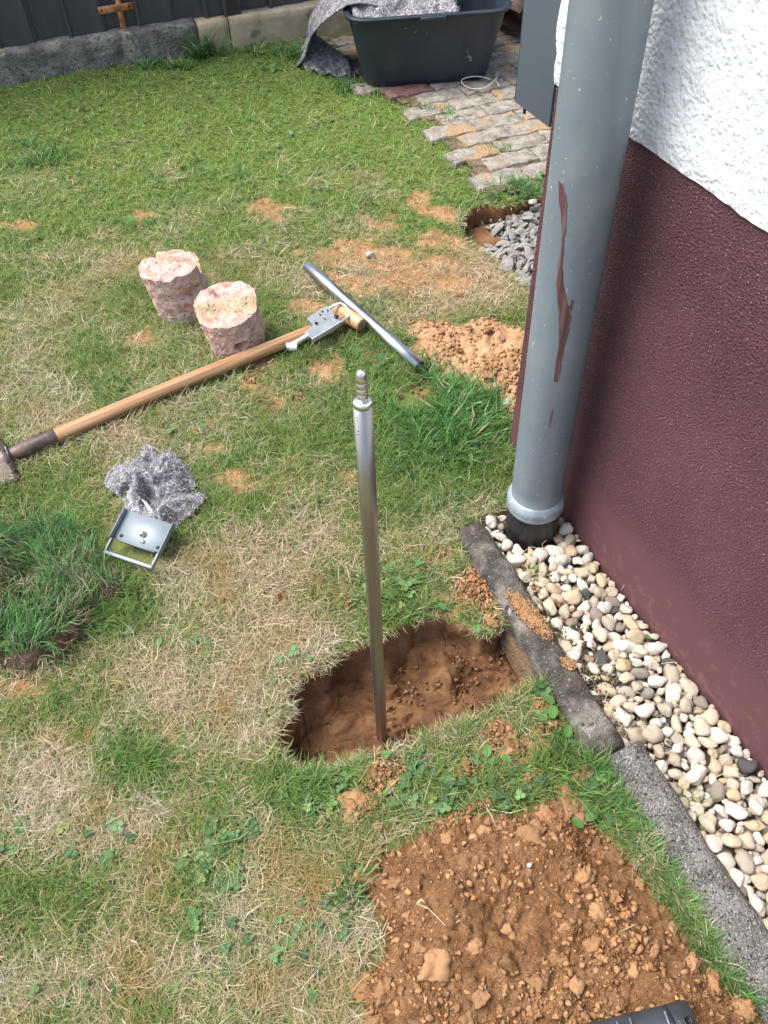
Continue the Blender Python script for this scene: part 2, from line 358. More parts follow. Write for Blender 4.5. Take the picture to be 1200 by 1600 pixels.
# ------------------------------------------------------------------ house
M_white = MAT('white_render', [(.3, (.70, .725, .75)), (.7, (.78, .80, .825))], scale=5, rough=.9, bump=[(84, .75, .007, 'soft'), (190, .5, .003, 'soft')], spec=.2)
def plinth_mat():
    m = MAT('maroon_plinth', [(.3, (.110, .047, .056)), (.7, (.145, .064, .075))], scale=3.5, rough=.75, spec=.3)
    t = m.node_tree; N = t.nodes; L = t.links; b = N['Principled BSDF']; tc = N.new('ShaderNodeTexCoord'); sx = N.new('ShaderNodeSeparateXYZ'); L.new(tc.outputs['Object'], sx.inputs[0])
    n0 = N.new('ShaderNodeTexNoise'); n0.inputs['Scale'].default_value = 9; n0.inputs['Detail'].default_value = 5; L.new(tc.outputs['Object'], n0.inputs['Vector'])
    a = N.new('ShaderNodeMath'); a.operation = 'MULTIPLY_ADD'; a.inputs[1].default_value = .09; L.new(n0.outputs[0], a.inputs[0]); L.new(sx.outputs[2], a.inputs[2])
    mr = N.new('ShaderNodeMapRange'); mr.interpolation_type = 'SMOOTHSTEP'; mr.inputs[1].default_value = .17; mr.inputs[2].default_value = .29; L.new(a.outputs[0], mr.inputs[0])   # coarse finish above, trowelled band below
    v = N.new('ShaderNodeTexNoise'); v.inputs['Scale'].default_value = 240; v.inputs['Detail'].default_value = 2; v.inputs['Roughness'].default_value = .6; L.new(tc.outputs['Object'], v.inputs['Vector'])
    v2 = N.new('ShaderNodeTexNoise'); v2.inputs['Scale'].default_value = 7; v2.inputs['Detail'].default_value = 6; L.new(tc.outputs['Object'], v2.inputs['Vector'])
    h = N.new('ShaderNodeMath'); h.operation = 'MULTIPLY'; L.new(v.outputs[0], h.inputs[0]); L.new(mr.outputs[0], h.inputs[1])
    h2 = N.new('ShaderNodeMath'); h2.operation = 'MULTIPLY_ADD'; h2.inputs[1].default_value = .35; L.new(v2.outputs[0], h2.inputs[0]); L.new(h.outputs[0], h2.inputs[2])
    bn = N.new('ShaderNodeBump'); bn.inputs['Strength'].default_value = 1; bn.inputs['Distance'].default_value = .010; L.new(h2.outputs[0], bn.inputs['Height']); L.new(bn.outputs[0], b.inputs['Normal'])
    # pale mineral grains in the coarse finish, paint a little redder on the band
    old = b.inputs['Base Color'].links[0].from_socket
    mx0 = N.new('ShaderNodeMix'); mx0.data_type = 'RGBA'; L.new(mr.outputs[0], mx0.inputs[0]); mx0.inputs[6].default_value = (.126, .054, .060, 1); L.new(old, mx0.inputs[7])
    mrg = N.new('ShaderNodeMapRange'); L.new(v.outputs[0], mrg.inputs[0]); mrg.inputs[1].default_value = .35; mrg.inputs[2].default_value = .65; mrg.inputs[3].default_value = .72; mrg.inputs[4].default_value = 1.25
    cg = N.new('ShaderNodeCombineColor'); [L.new(mrg.outputs[0], cg.inputs[i]) for i in range(3)]
    mxg = N.new('ShaderNodeMix'); mxg.data_type = 'RGBA'; mxg.blend_type = 'MULTIPLY'; L.new(mr.outputs[0], mxg.inputs[0]); L.new(mx0.outputs[2], mxg.inputs[6]); L.new(cg.outputs[0], mxg.inputs[7]); mx0 = mxg
    vo = N.new('ShaderNodeTexVoronoi'); vo.inputs['Scale'].default_value = 210; L.new(tc.outputs['Object'], vo.inputs['Vector'])
    sc = N.new('ShaderNodeSeparateColor'); L.new(vo.outputs['Color'], sc.inputs[0]); g1 = N.new('ShaderNodeMath'); g1.operation = 'GREATER_THAN'; g1.inputs[1].default_value = .93; L.new(sc.outputs[0], g1.inputs[0])
    g2 = N.new('ShaderNodeMath'); g2.operation = 'LESS_THAN'; g2.inputs[1].default_value = .22; L.new(vo.outputs['Distance'], g2.inputs[0])
    g3 = N.new('ShaderNodeMath'); g3.operation = 'MULTIPLY'; L.new(g1.outputs[0], g3.inputs[0]); L.new(g2.outputs[0], g3.inputs[1]); g4 = N.new('ShaderNodeMath'); g4.operation = 'MULTIPLY'; L.new(g3.outputs[0], g4.inputs[0]); L.new(mr.outputs[0], g4.inputs[1])
    mx = N.new('ShaderNodeMix'); mx.data_type = 'RGBA'; L.new(g4.outputs[0], mx.inputs[0]); L.new(mx0.outputs[2], mx.inputs[6]); mx.inputs[7].default_value = (.32, .22, .23, 1)
    # rain-splashed soil low down on the plinth
    dn_ = N.new('ShaderNodeTexNoise'); dn_.inputs['Scale'].default_value = 26; dn_.inputs['Detail'].default_value = 9; dn_.inputs['Roughness'].default_value = .75; L.new(tc.outputs['Object'], dn_.inputs['Vector'])
    zf = N.new('ShaderNodeMapRange'); zf.inputs[1].default_value = 0; zf.inputs[2].default_value = .30; zf.inputs[3].default_value = .14; zf.inputs[4].default_value = -.02; L.new(sx.outputs[2], zf.inputs[0])
    ad = N.new('ShaderNodeMath'); ad.operation = 'ADD'; L.new(dn_.outputs[0], ad.inputs[0]); L.new(zf.outputs[0], ad.inputs[1]); dr = N.new('ShaderNodeMapRange'); dr.inputs[1].default_value = .64; dr.inputs[2].default_value = .74; dr.inputs[3].default_value = 0; dr.inputs[4].default_value = .55; L.new(ad.outputs[0], dr.inputs[0])
    md = N.new('ShaderNodeMix'); md.data_type = 'RGBA'; L.new(dr.outputs[0], md.inputs[0]); L.new(mx.outputs[2], md.inputs[6]); md.inputs[7].default_value = (.20, .115, .085, 1); L.new(md.outputs[2], b.inputs['Base Color'])
    return m
M_plinth = plinth_mat()
def build_house():
    h = empty('house', (WALLX, CY, 0), 'white rendered house with a maroon plinth, on the right behind the grey downpipe', 'house')
    bm = bmesh.new(); bx(bm, 0, 3.2, -4.2, 0, -.25, .892); obj('plinth', bm, M_plinth, h, False)
    # white render: its front and end faces are gridded so the trowelled arris and lower lip wobble
    V = []; 
    ys = np.concatenate([[-4.2], np.arange(-1.6, .001, .012)]); zs = np.concatenate([np.arange(.884, 1.6, .012), [2.0, 3.4]])
    Y, Z = np.meshgrid(ys, zs, indexing='ij'); lip = smooth(0, .02, Z-.884); e = fbm(Y, Z, f=14, o=4, s=6)*.0012+fbm(Y, Z, f=60, o=2, s=61)*.0011
    X = -.0035-.003*lip+e*1.0; Z2 = Z+(1-lip)*fbm(Y, Z*0, f=40, o=3, s=4)*.0010; Y2 = Y.copy()
    edge = np.exp(-(Y/.02)**2); wob = (.004+.007*fbm(Z, Z*0, f=26, o=3, s=12)+.006); Y2 = Y2+edge*wob*.8
    m1 = npj(X, Y2, Z2)
    xs = np.concatenate([np.arange(0, .5, .02), [1.2, 3.2]]); Xe, Ze = np.meshgrid(xs, zs, indexing='ij'); 
    Ye = .009+fbm(Xe, Ze, f=14, o=3, s=8)*.003; Ye[0, :] = Y2[-1, :]; Xe = Xe.copy(); Xe[0, :] = X[-1, :]; Zf = Ze.copy(); Zf[0, :] = Z2[-1, :]
    m2 = npj(Xe, Ye, Zf, flip=True)
    # underside of the lip, from the render back to the plinth
    i = np.arange(len(ys)); Vl = np.concatenate([np.stack([X[:, 0], Y2[:, 0], Z2[:, 0]], 1), np.stack([np.full(len(ys), .02), Y[:, 0]-.001, np.full(len(ys), .886)], 1)])
    ql = np.stack([i[:-1], i[1:], i[1:]+len(ys), i[:-1]+len(ys)], 1)
    Vs = []; Q = []; off = 0
    for Va, qa in (m1, m2, (Vl, ql)): Vs.append(Va); Q.append(qa+off); off += len(Va)
    V = np.concatenate(Vs); q = np.concatenate(Q); meobj('white_wall', npmesh('white_wall', V, q.ravel(), np.full(len(q), 4)), M_white, h)
def npj(X, Y, Z, flip=False):
    n, m = X.shape; idx = np.arange(n*m).reshape(n, m); q = np.stack([idx[:-1, :-1], idx[1:, :-1], idx[1:, 1:], idx[:-1, 1:]], -1).reshape(-1, 4)
    if flip: q = q[:, ::-1]
    return np.stack([X, Y, Z], -1).reshape(-1, 3), q
build_house()

# cabinet on the end wall
M_anth = MAT('anthracite_sheet', [(.4, (.095, .118, .152)), (.6, (.103, .126, .160))], scale=2, rough=.42, bump=[(600, .08, .001)])
M_black = MAT('black_rubber', [(.4, (.010, .010, .012)), (.6, (.02, .02, .023))], scale=20, rough=.45)
def build_cabinet():
    c = empty('wall_cabinet', (WALLX+.008, CY+.018, .80), 'flat anthracite metal box on the end wall of the house, seen past its corner', 'wall box')
    bm = bmesh.new(); bx(bm, .0, .34, 0, .1190, 0, .62, .001, 2); obj('body', bm, M_anth, c)
    bm = bmesh.new(); bx(bm, .0, .34, .1192, .1212, 0, .62, .0006, 1); obj('door', bm, M_anth, c)
    bm = bmesh.new(); tube(bm, [(.008, .095, .001), (.008, .095, -.014)], .0028, 10); obj('drain_stub', bm, M_black, c)
build_cabinet()

# ------------------------------------------------------------------ downpipe
M_pvc = MAT('grey_pvc', [(.3, (.165, .20, .23)), (.7, (.195, .232, .262))], scale=3, rough=.4, rrange=(14, .28, .5), spots=[(170, .70, .03, (.50, .53, .55)), (60, .735, .02, (.55, .58, .60)), (7, .60, .12, (.23, .26, .275)), (3, .64, .08, (.17, .19, .18))], stretch=(1, 1, .6), bump=[(5, .15, .004)])
M_ring = MAT('pvc_ring', [(.3, (.20, .24, .27)), (.7, (.30, .35, .38))], scale=25, rough=.35, bump=[(80, .25, .002)], spots=[(60, .62, .06, (.42, .45, .47))])
M_smear = MAT('maroon_paint_smear', [(.2, (.085, .036, .036)), (.5, (.13, .058, .058)), (.75, (.19, .135, .14))], scale=90, rough=.5, stretch=(1, 1, .06), bump=[(90, .5, .0015)])
PB, PT = Vector((.794, .979, 0)), Vector((.786, .996, 1.1))
def build_pipe():
    g = empty('downpipe', (PB.x, PB.y, 0), 'grey plastic rainwater pipe with a maroon paint smear at the house corner', 'drainpipe')
    D = (PT-PB)/1.1; A = lambda z: Vector((D.x*z, D.y*z, z)); r = .0555
    bm = bmesh.new(); tube(bm, [A(z) for z in np.linspace(.10, 3.2, 60)], r, 64); obj('pipe', bm, M_pvc, g)
    bm = bmesh.new(); tube(bm, [A(z) for z in (.078, .080, .083, .087, .091, .094, .100, .106, .110, .113, .117, .120)], [.0590, .0620, .0635, .0640, .0630, .0638, .0642, .0640, .0625, .0610, .0590, .0558], 64); obj('socket_ring', bm, M_ring, g)
    bm = bmesh.new(); tube(bm, [A(z) for z in (-.06, .0, .03, .07, .0785)], [.058, .0585, .0595, .060, .059], 56); obj('rubber_sleeve', bm, M_black, g)
    # the dried paint: thin raised film on the pipe skin, traced by height and bearing
    smear = [(874, 283, 4), (877, 295, 10), (880, 315, 13), (881, 340, 10), (880, 365, 7), (877, 395, 6), (875, 420, 8), (875, 445, 12), (879, 470, 16), (882, 490, 17), (882, 508, 16), (880, 525, 12), (876, 550, 9), (872, 575, 8), (869, 597, 7)]
    def onpipe(px, py, rr):
        q = np.array([px-600., py-800., FPX]); d = Vector((q.dot(AX), q.dot(AY), -q.dot(AD))); o = Vector((0, 0, CAM_H))-PB
        ax = D.normalized(); dp = d-ax*d.dot(ax); op = o-ax*o.dot(ax); a = dp.dot(dp); b = 2*dp.dot(op); c = op.dot(op)-rr*rr
        t = (-b-math.sqrt(max(b*b-4*a*c, 0)))/(2*a); return o+d*t
    bm = bmesh.new(); rows = []
    T = np.linspace(0, len(smear)-1, 70); S = np.array(smear, float)
    for i, t in enumerate(T):
        cx = np.interp(t, range(len(S)), S[:, 0]); cy = np.interp(t, range(len(S)), S[:, 1]); w = np.interp(t, range(len(S)), S[:, 2])
        j = noise(np.array([t*1.9]), np.array([3.]))[0]*1.2; j2 = noise(np.array([t*4.3]), np.array([9.]))[0]*1.3
        row = []
        for k, u in enumerate((-1, -.75, -.3, .2, .7, 1)):
            x = cx+u*w*.5+(j if u < 0 else j2)*abs(u); hgt = (0.0, .0009, .0012, .0013, .0012, .0)[k]+(.0006)*max(0, math.sin(u*9+t))
            row.append(bm.verts.new(onpipe(x, cy, r+.0002+hgt*.6)))
        rows.append(row)
    for a, b in zip(rows, rows[1:]):
        for k in range(5): bm.faces.new((a[k], a[k+1], b[k+1], b[k]))
    for (x0, y0, x1, y1, w) in ((893, 468, 891, 488, 3), (891, 492, 886, 515, 3), (888, 512, 880, 545, 2.4), (895, 470, 889, 482, 3), (862, 640, 858, 668, 2.2), (872, 285, 878, 292, 1.4), (880, 545, 876, 566, 1.6)):
        vs = [bm.verts.new(onpipe(a, b, r+.0006)) for a, b in ((x0, y0), (x0+w, y0+1), ((x0+x1)/2+w, (y0+y1)/2), (x1+w*.6, y1), (x1, y1+1), ((x0+x1)/2-1, (y0+y1)/2))]
        bm.faces.new(vs)
    obj('paint_smear', bm, M_smear, g)
build_pipe()

# ------------------------------------------------------------------ kerb
M_kerb = MAT('mossy_concrete', [(.2, (.04, .036, .031)), (.45, (.09, .081, .070)), (.62, (.17, .155, .135)), (.85, (.30, .28, .25))], scale=16, detail=10, rough=.95, bump=[(45, 1, .014), (200, 1, .006)], spots=[(5, .60, .08, (.12, .078, .05)), (150, .66, .04, (.30, .29, .27)), (28, .68, .03, (.045, .042, .038)), (14, .72, .02, (.34, .33, .30))], spec=.2)
M_kerb2 = MAT('grey_concrete', [(.2, (.10, .096, .088)), (.5, (.20, .192, .176)), (.8, (.32, .31, .29))], scale=22, detail=10, rough=.95, bump=[(60, 1, .010), (240, 1, .006)], spots=[(260, .58, .04, (.40, .39, .37)), (160, .60, .04, (.055, .052, .05)), (5, .66, .06, (.12, .115, .08))], spec=.2)
def bury(m):
    t = m.node_tree; N = t.nodes; L = t.links; b = N['Principled BSDF']; old = b.inputs['Base Color'].links[0].from_socket; tc = N.new('ShaderNodeTexCoord'); sx = N.new('ShaderNodeSeparateXYZ'); L.new(tc.outputs['Object'], sx.inputs[0])
    n = N.new('ShaderNodeTexNoise'); n.inputs['Scale'].default_value = 12; n.inputs['Detail'].default_value = 5; L.new(tc.outputs['Object'], n.inputs['Vector']); a = N.new('ShaderNodeMath'); a.operation = 'MULTIPLY_ADD'; a.inputs[1].default_value = .09; L.new(n.outputs[0], a.inputs[0]); L.new(sx.outputs[2], a.inputs[2])
    mr = N.new('ShaderNodeMapRange'); mr.interpolation_type = 'SMOOTHSTEP'; mr.inputs[1].default_value = .05; mr.inputs[2].default_value = .01; L.new(a.outputs[0], mr.inputs[0]); mx = N.new('ShaderNodeMix'); mx.data_type = 'RGBA'; L.new(mr.outputs[0], mx.inputs[0]); L.new(old, mx.inputs[6]); mx.inputs[7].default_value = (.27, .185, .11, 1); L.new(mx.outputs[2], b.inputs['Base Color'])   # the part that was below ground is stained by clay
bury(M_kerb)
def kerb(y0, y1, mat, label, round_end, seed, cx, wsc, tilt=0):
    # profile across x (width .105): chamfered, worn; gridded along y
    ny = int((y1-y0)/.008)+2; prof = [(0, -.26), (0, -.12), (0, -.05), (0, -.02), (.0, .0), (.004, .012), (.012, .022), (.024, .029), (.04, .031), (.06, .031), (.08, .030), (.092, .026), (.1, .018), (.104, .006), (.105, -.02), (.105, -.08), (.105, -.26)]
    P0 = []
    for (a, b), (c, d) in zip(prof, prof[1:]):
        k = max(1, int(math.hypot(c-a, d-b)/.012)); P0 += [(a+(c-a)*t/k, b+(d-b)*t/k) for t in range(k)]
    P0 = np.array(P0+[prof[-1]]); yy = np.linspace(y0, y1, ny); U = np.repeat(P0[None], ny, 0); Yv = np.repeat(yy[:, None], len(P0), 1)
    X = (U[..., 0]-.0525)*wsc; Z = U[..., 1].copy()
    # rounded ends: shrink the section near them
    for ye, rad in ((y1, .035 if round_end else .008), (y0, .008)):
        d = np.abs(Yv-ye); k = np.sqrt(np.clip(1-np.clip(1-d/rad, 0, 1)**2, 0, 1)); X = X*(.55+.45*k) if round_end and ye == y1 else X*(.97+.03*k); Z = np.where(Z > 0, Z*(.35+.65*k), Z)
    nx = fbm(X, Yv, Z, f=9, o=3, s=seed)*.006+fbm(X, Yv, Z, f=40, o=3, s=seed+5)*.0022; X = X+nx*np.sign(X)+.004*fbm(Yv, Yv*0, f=3, o=2, s=seed+8); Z = Z+(fbm(X, Yv, f=9, o=3, s=seed+9)*.005+fbm(X, Yv, f=45, o=3, s=seed+2)*.0028)*(Z > -.1)
    X = X+.6475; V, q = npj(X, Yv, Z+tilt*(Yv-y0), flip=True); n, m = X.shape; idx = np.arange(n*m).reshape(n, m); L = list(q.ravel()); S = [4]*len(q)
    L += list(idx[0][::-1])+list(idx[-1]); S += [m, m]
    V[:, 0] -= .6475; V[:, 1] -= y0; V[:, 0] += .044*V[:, 1]
    o = meobj('edging_stone', npmesh('edging_stone', V, L, S), mat, loc=(cx, y0, 0)); return tag(o, label, 'kerbstone', 'concrete edging along the pebble strip')
kerb(.436, 1.038, M_kerb, 'mossy dark concrete edging stone with orange soil on top, beside the dug hole', True, 3, .627, .74)
kerb(-.62, .4345, M_kerb2, 'plain grey speckled concrete edging stone beside the big heap of dug soil', False, 8, .611, .86)

# ------------------------------------------------------------------ pebbles
def pebble_mat():
    m = MAT('pebble', [(.3, (.50, .45, .37)), (.55, (.64, .60, .53)), (.8, (.74, .72, .68))], scale=22, detail=5, rough=.7, per=1, bump=[(60, .6, .004)], spots=[(14, .62, .05, (.42, .34, .24)), (70, .64, .03, (.24, .17, .10))])
    t = m.node_tree; N = t.nodes; L = t.links; b = N['Principled BSDF']; old = b.inputs['Base Color'].links[0].from_socket
    oi = N.new('ShaderNodeObjectInfo'); cr = N.new('ShaderNodeValToRGB'); cr.color_ramp.interpolation = 'CONSTANT'
    setramp(cr, [(0, (1.05, 1.03, 1.0)), (.16, (.95, .88, .76)), (.30, (1.15, 1.13, 1.10)), (.42, (.92, .80, .62)), (.52, (.80, .74, .64)), (.60, (1.1, 1.1, 1.1)), (.74, (1.0, .93, .83)), (.84, (.72, .68, .62)), (.90, (.95, .78, .56)), (.945, (.45, .42, .39)), (.965, (.13, .14, .155)), (.985, (.55, .42, .38))])
    L.new(oi.outputs['Random'], cr.inputs[0]); mx = N.new('ShaderNodeMix'); mx.data_type = 'RGBA'; mx.blend_type = 'MULTIPLY'; mx.inputs[0].default_value = 1
    L.new(old, mx.inputs[6]); L.new(cr.outputs[0], mx.inputs[7]); L.new(mx.outputs[2], b.inputs['Base Color']); return m
M_peb = pebble_mat()
M_pebstuff = MAT('pebble_small', [(.3, (.8, .8, .8)), (.7, (1.1, 1.1, 1.1))], scale=50, rough=.7, attr='col', bump=[(80, .3, .002)])
M_bed = MAT('bed_soil', [(.3, (.06, .042, .028)), (.7, (.15, .11, .075))], scale=40, rough=.95, bump=[(120, .8, .006)])
def build_pebbles():
    xs = np.arange(.64, .90, .012); ys = np.arange(-.7, 1.06, .012); X, Y = np.meshgrid(xs, ys, indexing='ij')
    bed = meobj('pebble_strip', gridmesh('pebble_strip', X, Y, -.032+.006*fbm(X, Y, f=20, o=3)), M_bed); tag(bed, 'strip of cream and white pebbles between the edging stones and the maroon plinth', kind='structure')
    protos = []
    for i in range(22):
        rr = random.Random(i); fl = (1, rr.uniform(.62, .95), rr.uniform(.5, .75)); bm, co, F = ico(3, 60+i, .34, fl, f=1.2, cut=rr.choice((1, 2, 3, 3, 4, 5)))
        bmesh.ops.smooth_vert(bm, verts=bm.verts, factor=.5, use_axis_x=True, use_axis_y=True, use_axis_z=True); me = bpy.data.meshes.new('pebble'); bm.to_mesh(me); bm.free(); me.materials.append(M_peb); me.polygons.foreach_set('use_smooth', [True]*len(me.polygons)); protos.append(me)
    rnd = random.Random(5); pts = []
    def try_add(n, r0, r1, ov, zb):
        for _ in range(n):
            y = rnd.uniform(-.50, 1.03); r = rnd.uniform(r0, r1); x = rnd.uniform(float(KR(y))+r*.5, WALLX-r*.9)
            if math.hypot(x-PB.x, y-PB.y) < .060+r*.8: continue
            if y > 1.0 and x < .70: continue
            ok = all((x-a)**2+(y-b)**2 > ((r+c)*ov)**2 for a, b, c, _ in pts)
            if ok: pts.append((x, y, r, zb))
    try_add(450, .0150, .0195, .82, -.008); try_add(6000, .0115, .0150, .82, -.010); try_add(16000, .0085, .0115, .83, -.012); try_add(16000, .006, .0085, .80, -.012)
    px, py = P(np.array([p[0] for p in pts]), np.array([p[1] for p in pts]), 0.)
    inframe = [(-20 < a < 1230 and b < 1640) for a, b in zip(px, py)]
    order = sorted([i for i in range(len(pts)) if inframe[i]], key=lambda i: -pts[i][2])[:300]; sel = set(order)
    for i in order:
        x, y, r, zb = pts[i]; o = bpy.data.objects.new('pebble', rnd.choice(protos)); link(o, bed)
        hump = .010*(1-((x-.78)/.10)**2); o.location = (x, y, zb+r*.15+hump+rnd.uniform(-.005, .005)); e = rnd.uniform(.95, 1.12)
        o.scale = (r*1.22*e, r*1.16, r*1.1); o.rotation_euler = (rnd.gauss(0, .35), rnd.gauss(0, .35), rnd.uniform(0, 6.28))
    rest = [p for i, p in enumerate(pts) if i not in sel]; n2 = 1500
    C = np.array([(x, y, zb+.010*(1-((x-.78)/.10)**2)-.002) for x, y, r, zb in rest]+[(rnd.uniform(KX1+.005, WALLX-.008), rnd.uniform(-.6, 1.03), rnd.uniform(-.030, -.014)) for _ in range(n2)]); C[len(rest):, 0] = np.maximum(C[len(rest):, 0], KR(C[len(rest):, 1])+.004)
    S = np.array([r*1.15 for *_, r, _ in [(a, b, r, z) for a, b, r, z in rest]]+[rnd.uniform(.006, .013) for _ in range(n2)])
    k = np.hypot(C[:, 0]-PB.x, C[:, 1]-PB.y) > .062+S; C, S = C[k], S[k]
    pal = np.array([(.45, .41, .35), (.56, .54, .51), (.40, .34, .26), (.50, .48, .44), (.30, .26, .22), (.07, .07, .075)]); cols = pal[RS.choice(6, len(C), p=[.28, .27, .17, .17, .08, .03])]
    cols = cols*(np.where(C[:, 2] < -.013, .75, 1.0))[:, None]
    bases = [ico(3, 200+i, .2, (1, .8, .62), f=1.0, cut=1)[1:] for i in range(5)]
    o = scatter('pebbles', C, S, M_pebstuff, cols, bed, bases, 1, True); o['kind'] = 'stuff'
    C = np.array([(rnd.uniform(.002, .075)+float(KR(y_)), y_, rnd.uniform(-.006, .006)) for y_ in [rnd.gauss(.62, .09) for _ in range(900)]]); o = scatter('debris', C, RS.uniform(.001, .0045, len(C)), M_clod, np.array([.10, .07, .045])[None]*(.6+RS.rand(len(C)))[:, None], bed); o['kind'] = 'stuff'
    # crumbs of clay spilled over the top end of the strip
    C = np.array([(rnd.gauss(.735, .018), rnd.gauss(.80, .04), rnd.uniform(-.004, .010)) for _ in range(260)]); C = C[C[:, 0] > .70]
    o = scatter('clay_crumbs', C, RS.uniform(.0012, .0045, len(C)), M_clod, soilcols(len(C), .3), bed); o['kind'] = 'stuff'
build_pebbles()
# orange soil smeared on the first edging stone
def soil_crumbs(name, label, cen, n, sx, sy, rot, z, smin, smax, dry=.7, **k):
    a = RS.randn(n, 2)*np.array([sx, sy]); a = a[np.hypot(a[:, 0]/sx, a[:, 1]/sy) < 1.9]; c, s = math.cos(rot), math.sin(rot)
    C = np.stack([cen[0]+a[:, 0]*c-a[:, 1]*s, cen[1]+a[:, 0]*s+a[:, 1]*c, np.full(len(a), z)], 1); S = smin+(smax-smin)*RS.rand(len(a))**3
    o = scatter(name, C, S, M_clod, soilcols(len(a), dry)); return tag(o, label, kind='stuff')
c = G(825, 960, .03); soil_crumbs('loose_soil', 'dry orange soil lying on the mossy edging stone', c, 2600, .012, .040, .12, .0335, .0010, .0032, 1.0)
c = G(888, 1037, .03); soil_crumbs('loose_soil', 'small orange soil dab on the mossy edging stone', c, 420, .008, .010, .2, .0335, .001, .003, .9)

# ------------------------------------------------------------------ low wall and fence
WO = Vector((.894, 3.999, 0)); WR = math.atan2(3.92-4.047, 1.424-.027)      # a point on the wall's face and its bearing
M_wallg = MAT('old_grey_concrete', [(.2, (.11, .10, .088)), (.5, (.21, .195, .17)), (.8, (.32, .30, .265))], scale=14, detail=8, rough=.95, bump=[(30, 1, .012), (120, 1, .006)], spots=[(9, .60, .03, (.34, .31, .24)), (60, .62, .05, (.08, .074, .066))], spec=.15)
M_wallb = MAT('beige_concrete', [(.3, (.36, .28, .18)), (.7, (.52, .43, .30))], scale=9, detail=8, rough=.95, bump=[(70, .7, .003)], spots=[(160, .68, .03, (.16, .12, .08)), (6, .68, .06, (.22, .19, .13))], spec=.15)
def build_wall():
    w = empty('garden_wall', WO, 'low concrete garden wall under the dark fence, weathered grey on the left and beige on the right', 'low wall', WR)
    def block(x0, x1, h, m, s, d=.16):
        nx = max(4, int((x1-x0)/.02)); prof = [(0, -.2), (0, .0), (0, .03), (0, .06), (0, .09), (.0, h-.012), (.006, h-.003), (.02, h), (.05, h), (.10, h), (d-.01, h), (d, h-.01), (d, -.2)]
        p = np.array(prof); xx = np.linspace(x0, x1, nx); X = np.repeat(xx[:, None], len(p), 1); Y = np.repeat(p[None, :, 0], nx, 0); Z = np.repeat(p[None, :, 1], nx, 0)
        Y = Y+fbm(X, Z, f=9, o=4, s=s)*.004; Z = Z+(Z > .02)*fbm(X, Y, f=6, o=4, s=s+3)*.005
        V, q = npj(X, Y, Z, flip=True); L = list(q.ravel())+list(range(len(p)))[::-1]+list(range((nx-1)*len(p), nx*len(p))); S = [4]*len(q)+[len(p)]*2
        meobj('wall_block', npmesh('wall_block', V, L, S), m, w)
    block(-2.6, -.955, .134, M_wallg, 1); block(-.948, .012, .132, M_wallg, 2); block(.018, .155, .126, M_wallb, 3); block(.161, .86, .124, M_wallb, 4); block(.866, 2.2, .124, M_wallb, 5)
build_wall()
M_fence = MAT('anthracite_fence', [(.35, (.052, .050, .057)), (.65, (.070, .067, .075))], scale=6, rough=.45, stretch=(1, 1, .15), bump=[(30, .2, .002)])
M_fpost = MAT('grey_fence_post', [(.35, (.055, .053, .056)), (.65, (.075, .072, .074))], scale=6, rough=.5)
def build_fence():
    f = empty('metal_fence', WO+Vector((0, .0, .122)), 'dark anthracite sheet metal fence of upright boards on the low concrete wall', 'fence', WR)
    x = -2.6; i = 0
    def plank(w, y, name='plank', m=M_fence, h=1.55):
        bm = bmesh.new(); prof = [(0, .020), (0, -.002), (.004, -.012), (.014, -.012), (.018, 0), (w*.5-.004, 0), (w*.5, -.0), (w-.010, 0), (w, 0), (w, .020)]
        a = [bm.verts.new((p, q, 0)) for p, q in prof]; b = [bm.verts.new((p, q, h)) for p, q in prof]
        for k in range(len(prof)-1): bm.faces.new((a[k], a[k+1], b[k+1], b[k]))
        bm.faces.new(a[::-1]); bm.faces.new(b); me = bpy.data.meshes.new('plank'); bm.to_mesh(me); bm.free(); me.materials.append(m); return me
    p1 = plank(.152, 0)
    while x < 2.3:
        o = bpy.data.objects.new('plank', p1); link(o, f); o.location = (x+(.001 if i % 2 else 0), .050+(.020 if i % 2 else 0), .004); o.rotation_euler = (0, 0, 0); x += .148; i += 1
    bm = bmesh.new(); bx(bm, .150, .226, .018, .046, .003, 1.6, .003)
    for k in range(4): bx(bm, .163+k*.0150, .169+k*.0150, .014, .0178, .003, 1.6)
    obj('post', bm, M_fpost, f)
build_fence()
M_rust = MAT('rust', [(.3, (.20, .075, .035)), (.5, (.38, .13, .045)), (.7, (.50, .24, .12))], scale=30, rough=.9, bump=[(120, .7, .002)])
def build_rustpost():
    a = gy_point(196, 57, 4.085)
    p = empty('rusty_post', (a.x, a.y, .118), 'rusty orange metal post with a flat cross bracket, in front of the dark fence', 'post', WR)
    bm = bmesh.new(); tube(bm, [(0, 0, .002), (.001, .002, .3), (0, .0, .85)], [.013, .012, .012], 12); bmesh.ops.transform(bm, matrix=Matrix.Rotation(R(2), 4, 'Y'), verts=bm.verts); obj('upright', bm, M_rust, p)
    bm = bmesh.new(); bx(bm, -.088, .062, -.0205, -.0145, .085, .113, .002, 1); b = obj('bracket', bm, M_rust, p)
    for x in (-.073, .045):
        bm = bmesh.new(); tube(bm, [(x, -.0225, .099), (x, -.0207, .099)], .0045, 10); obj('hole_disc', bm, M_black, b)  # black disc painted for the dark inside a bracket hole, no real opening
def gy_point(px, py, Y):
    r = np.array([px-600., py-800., FPX]); t = Y/r.dot(AY); p = r*t; return Vector((p.dot(AX), Y, CAM_H-p.dot(AD)))
build_rustpost()

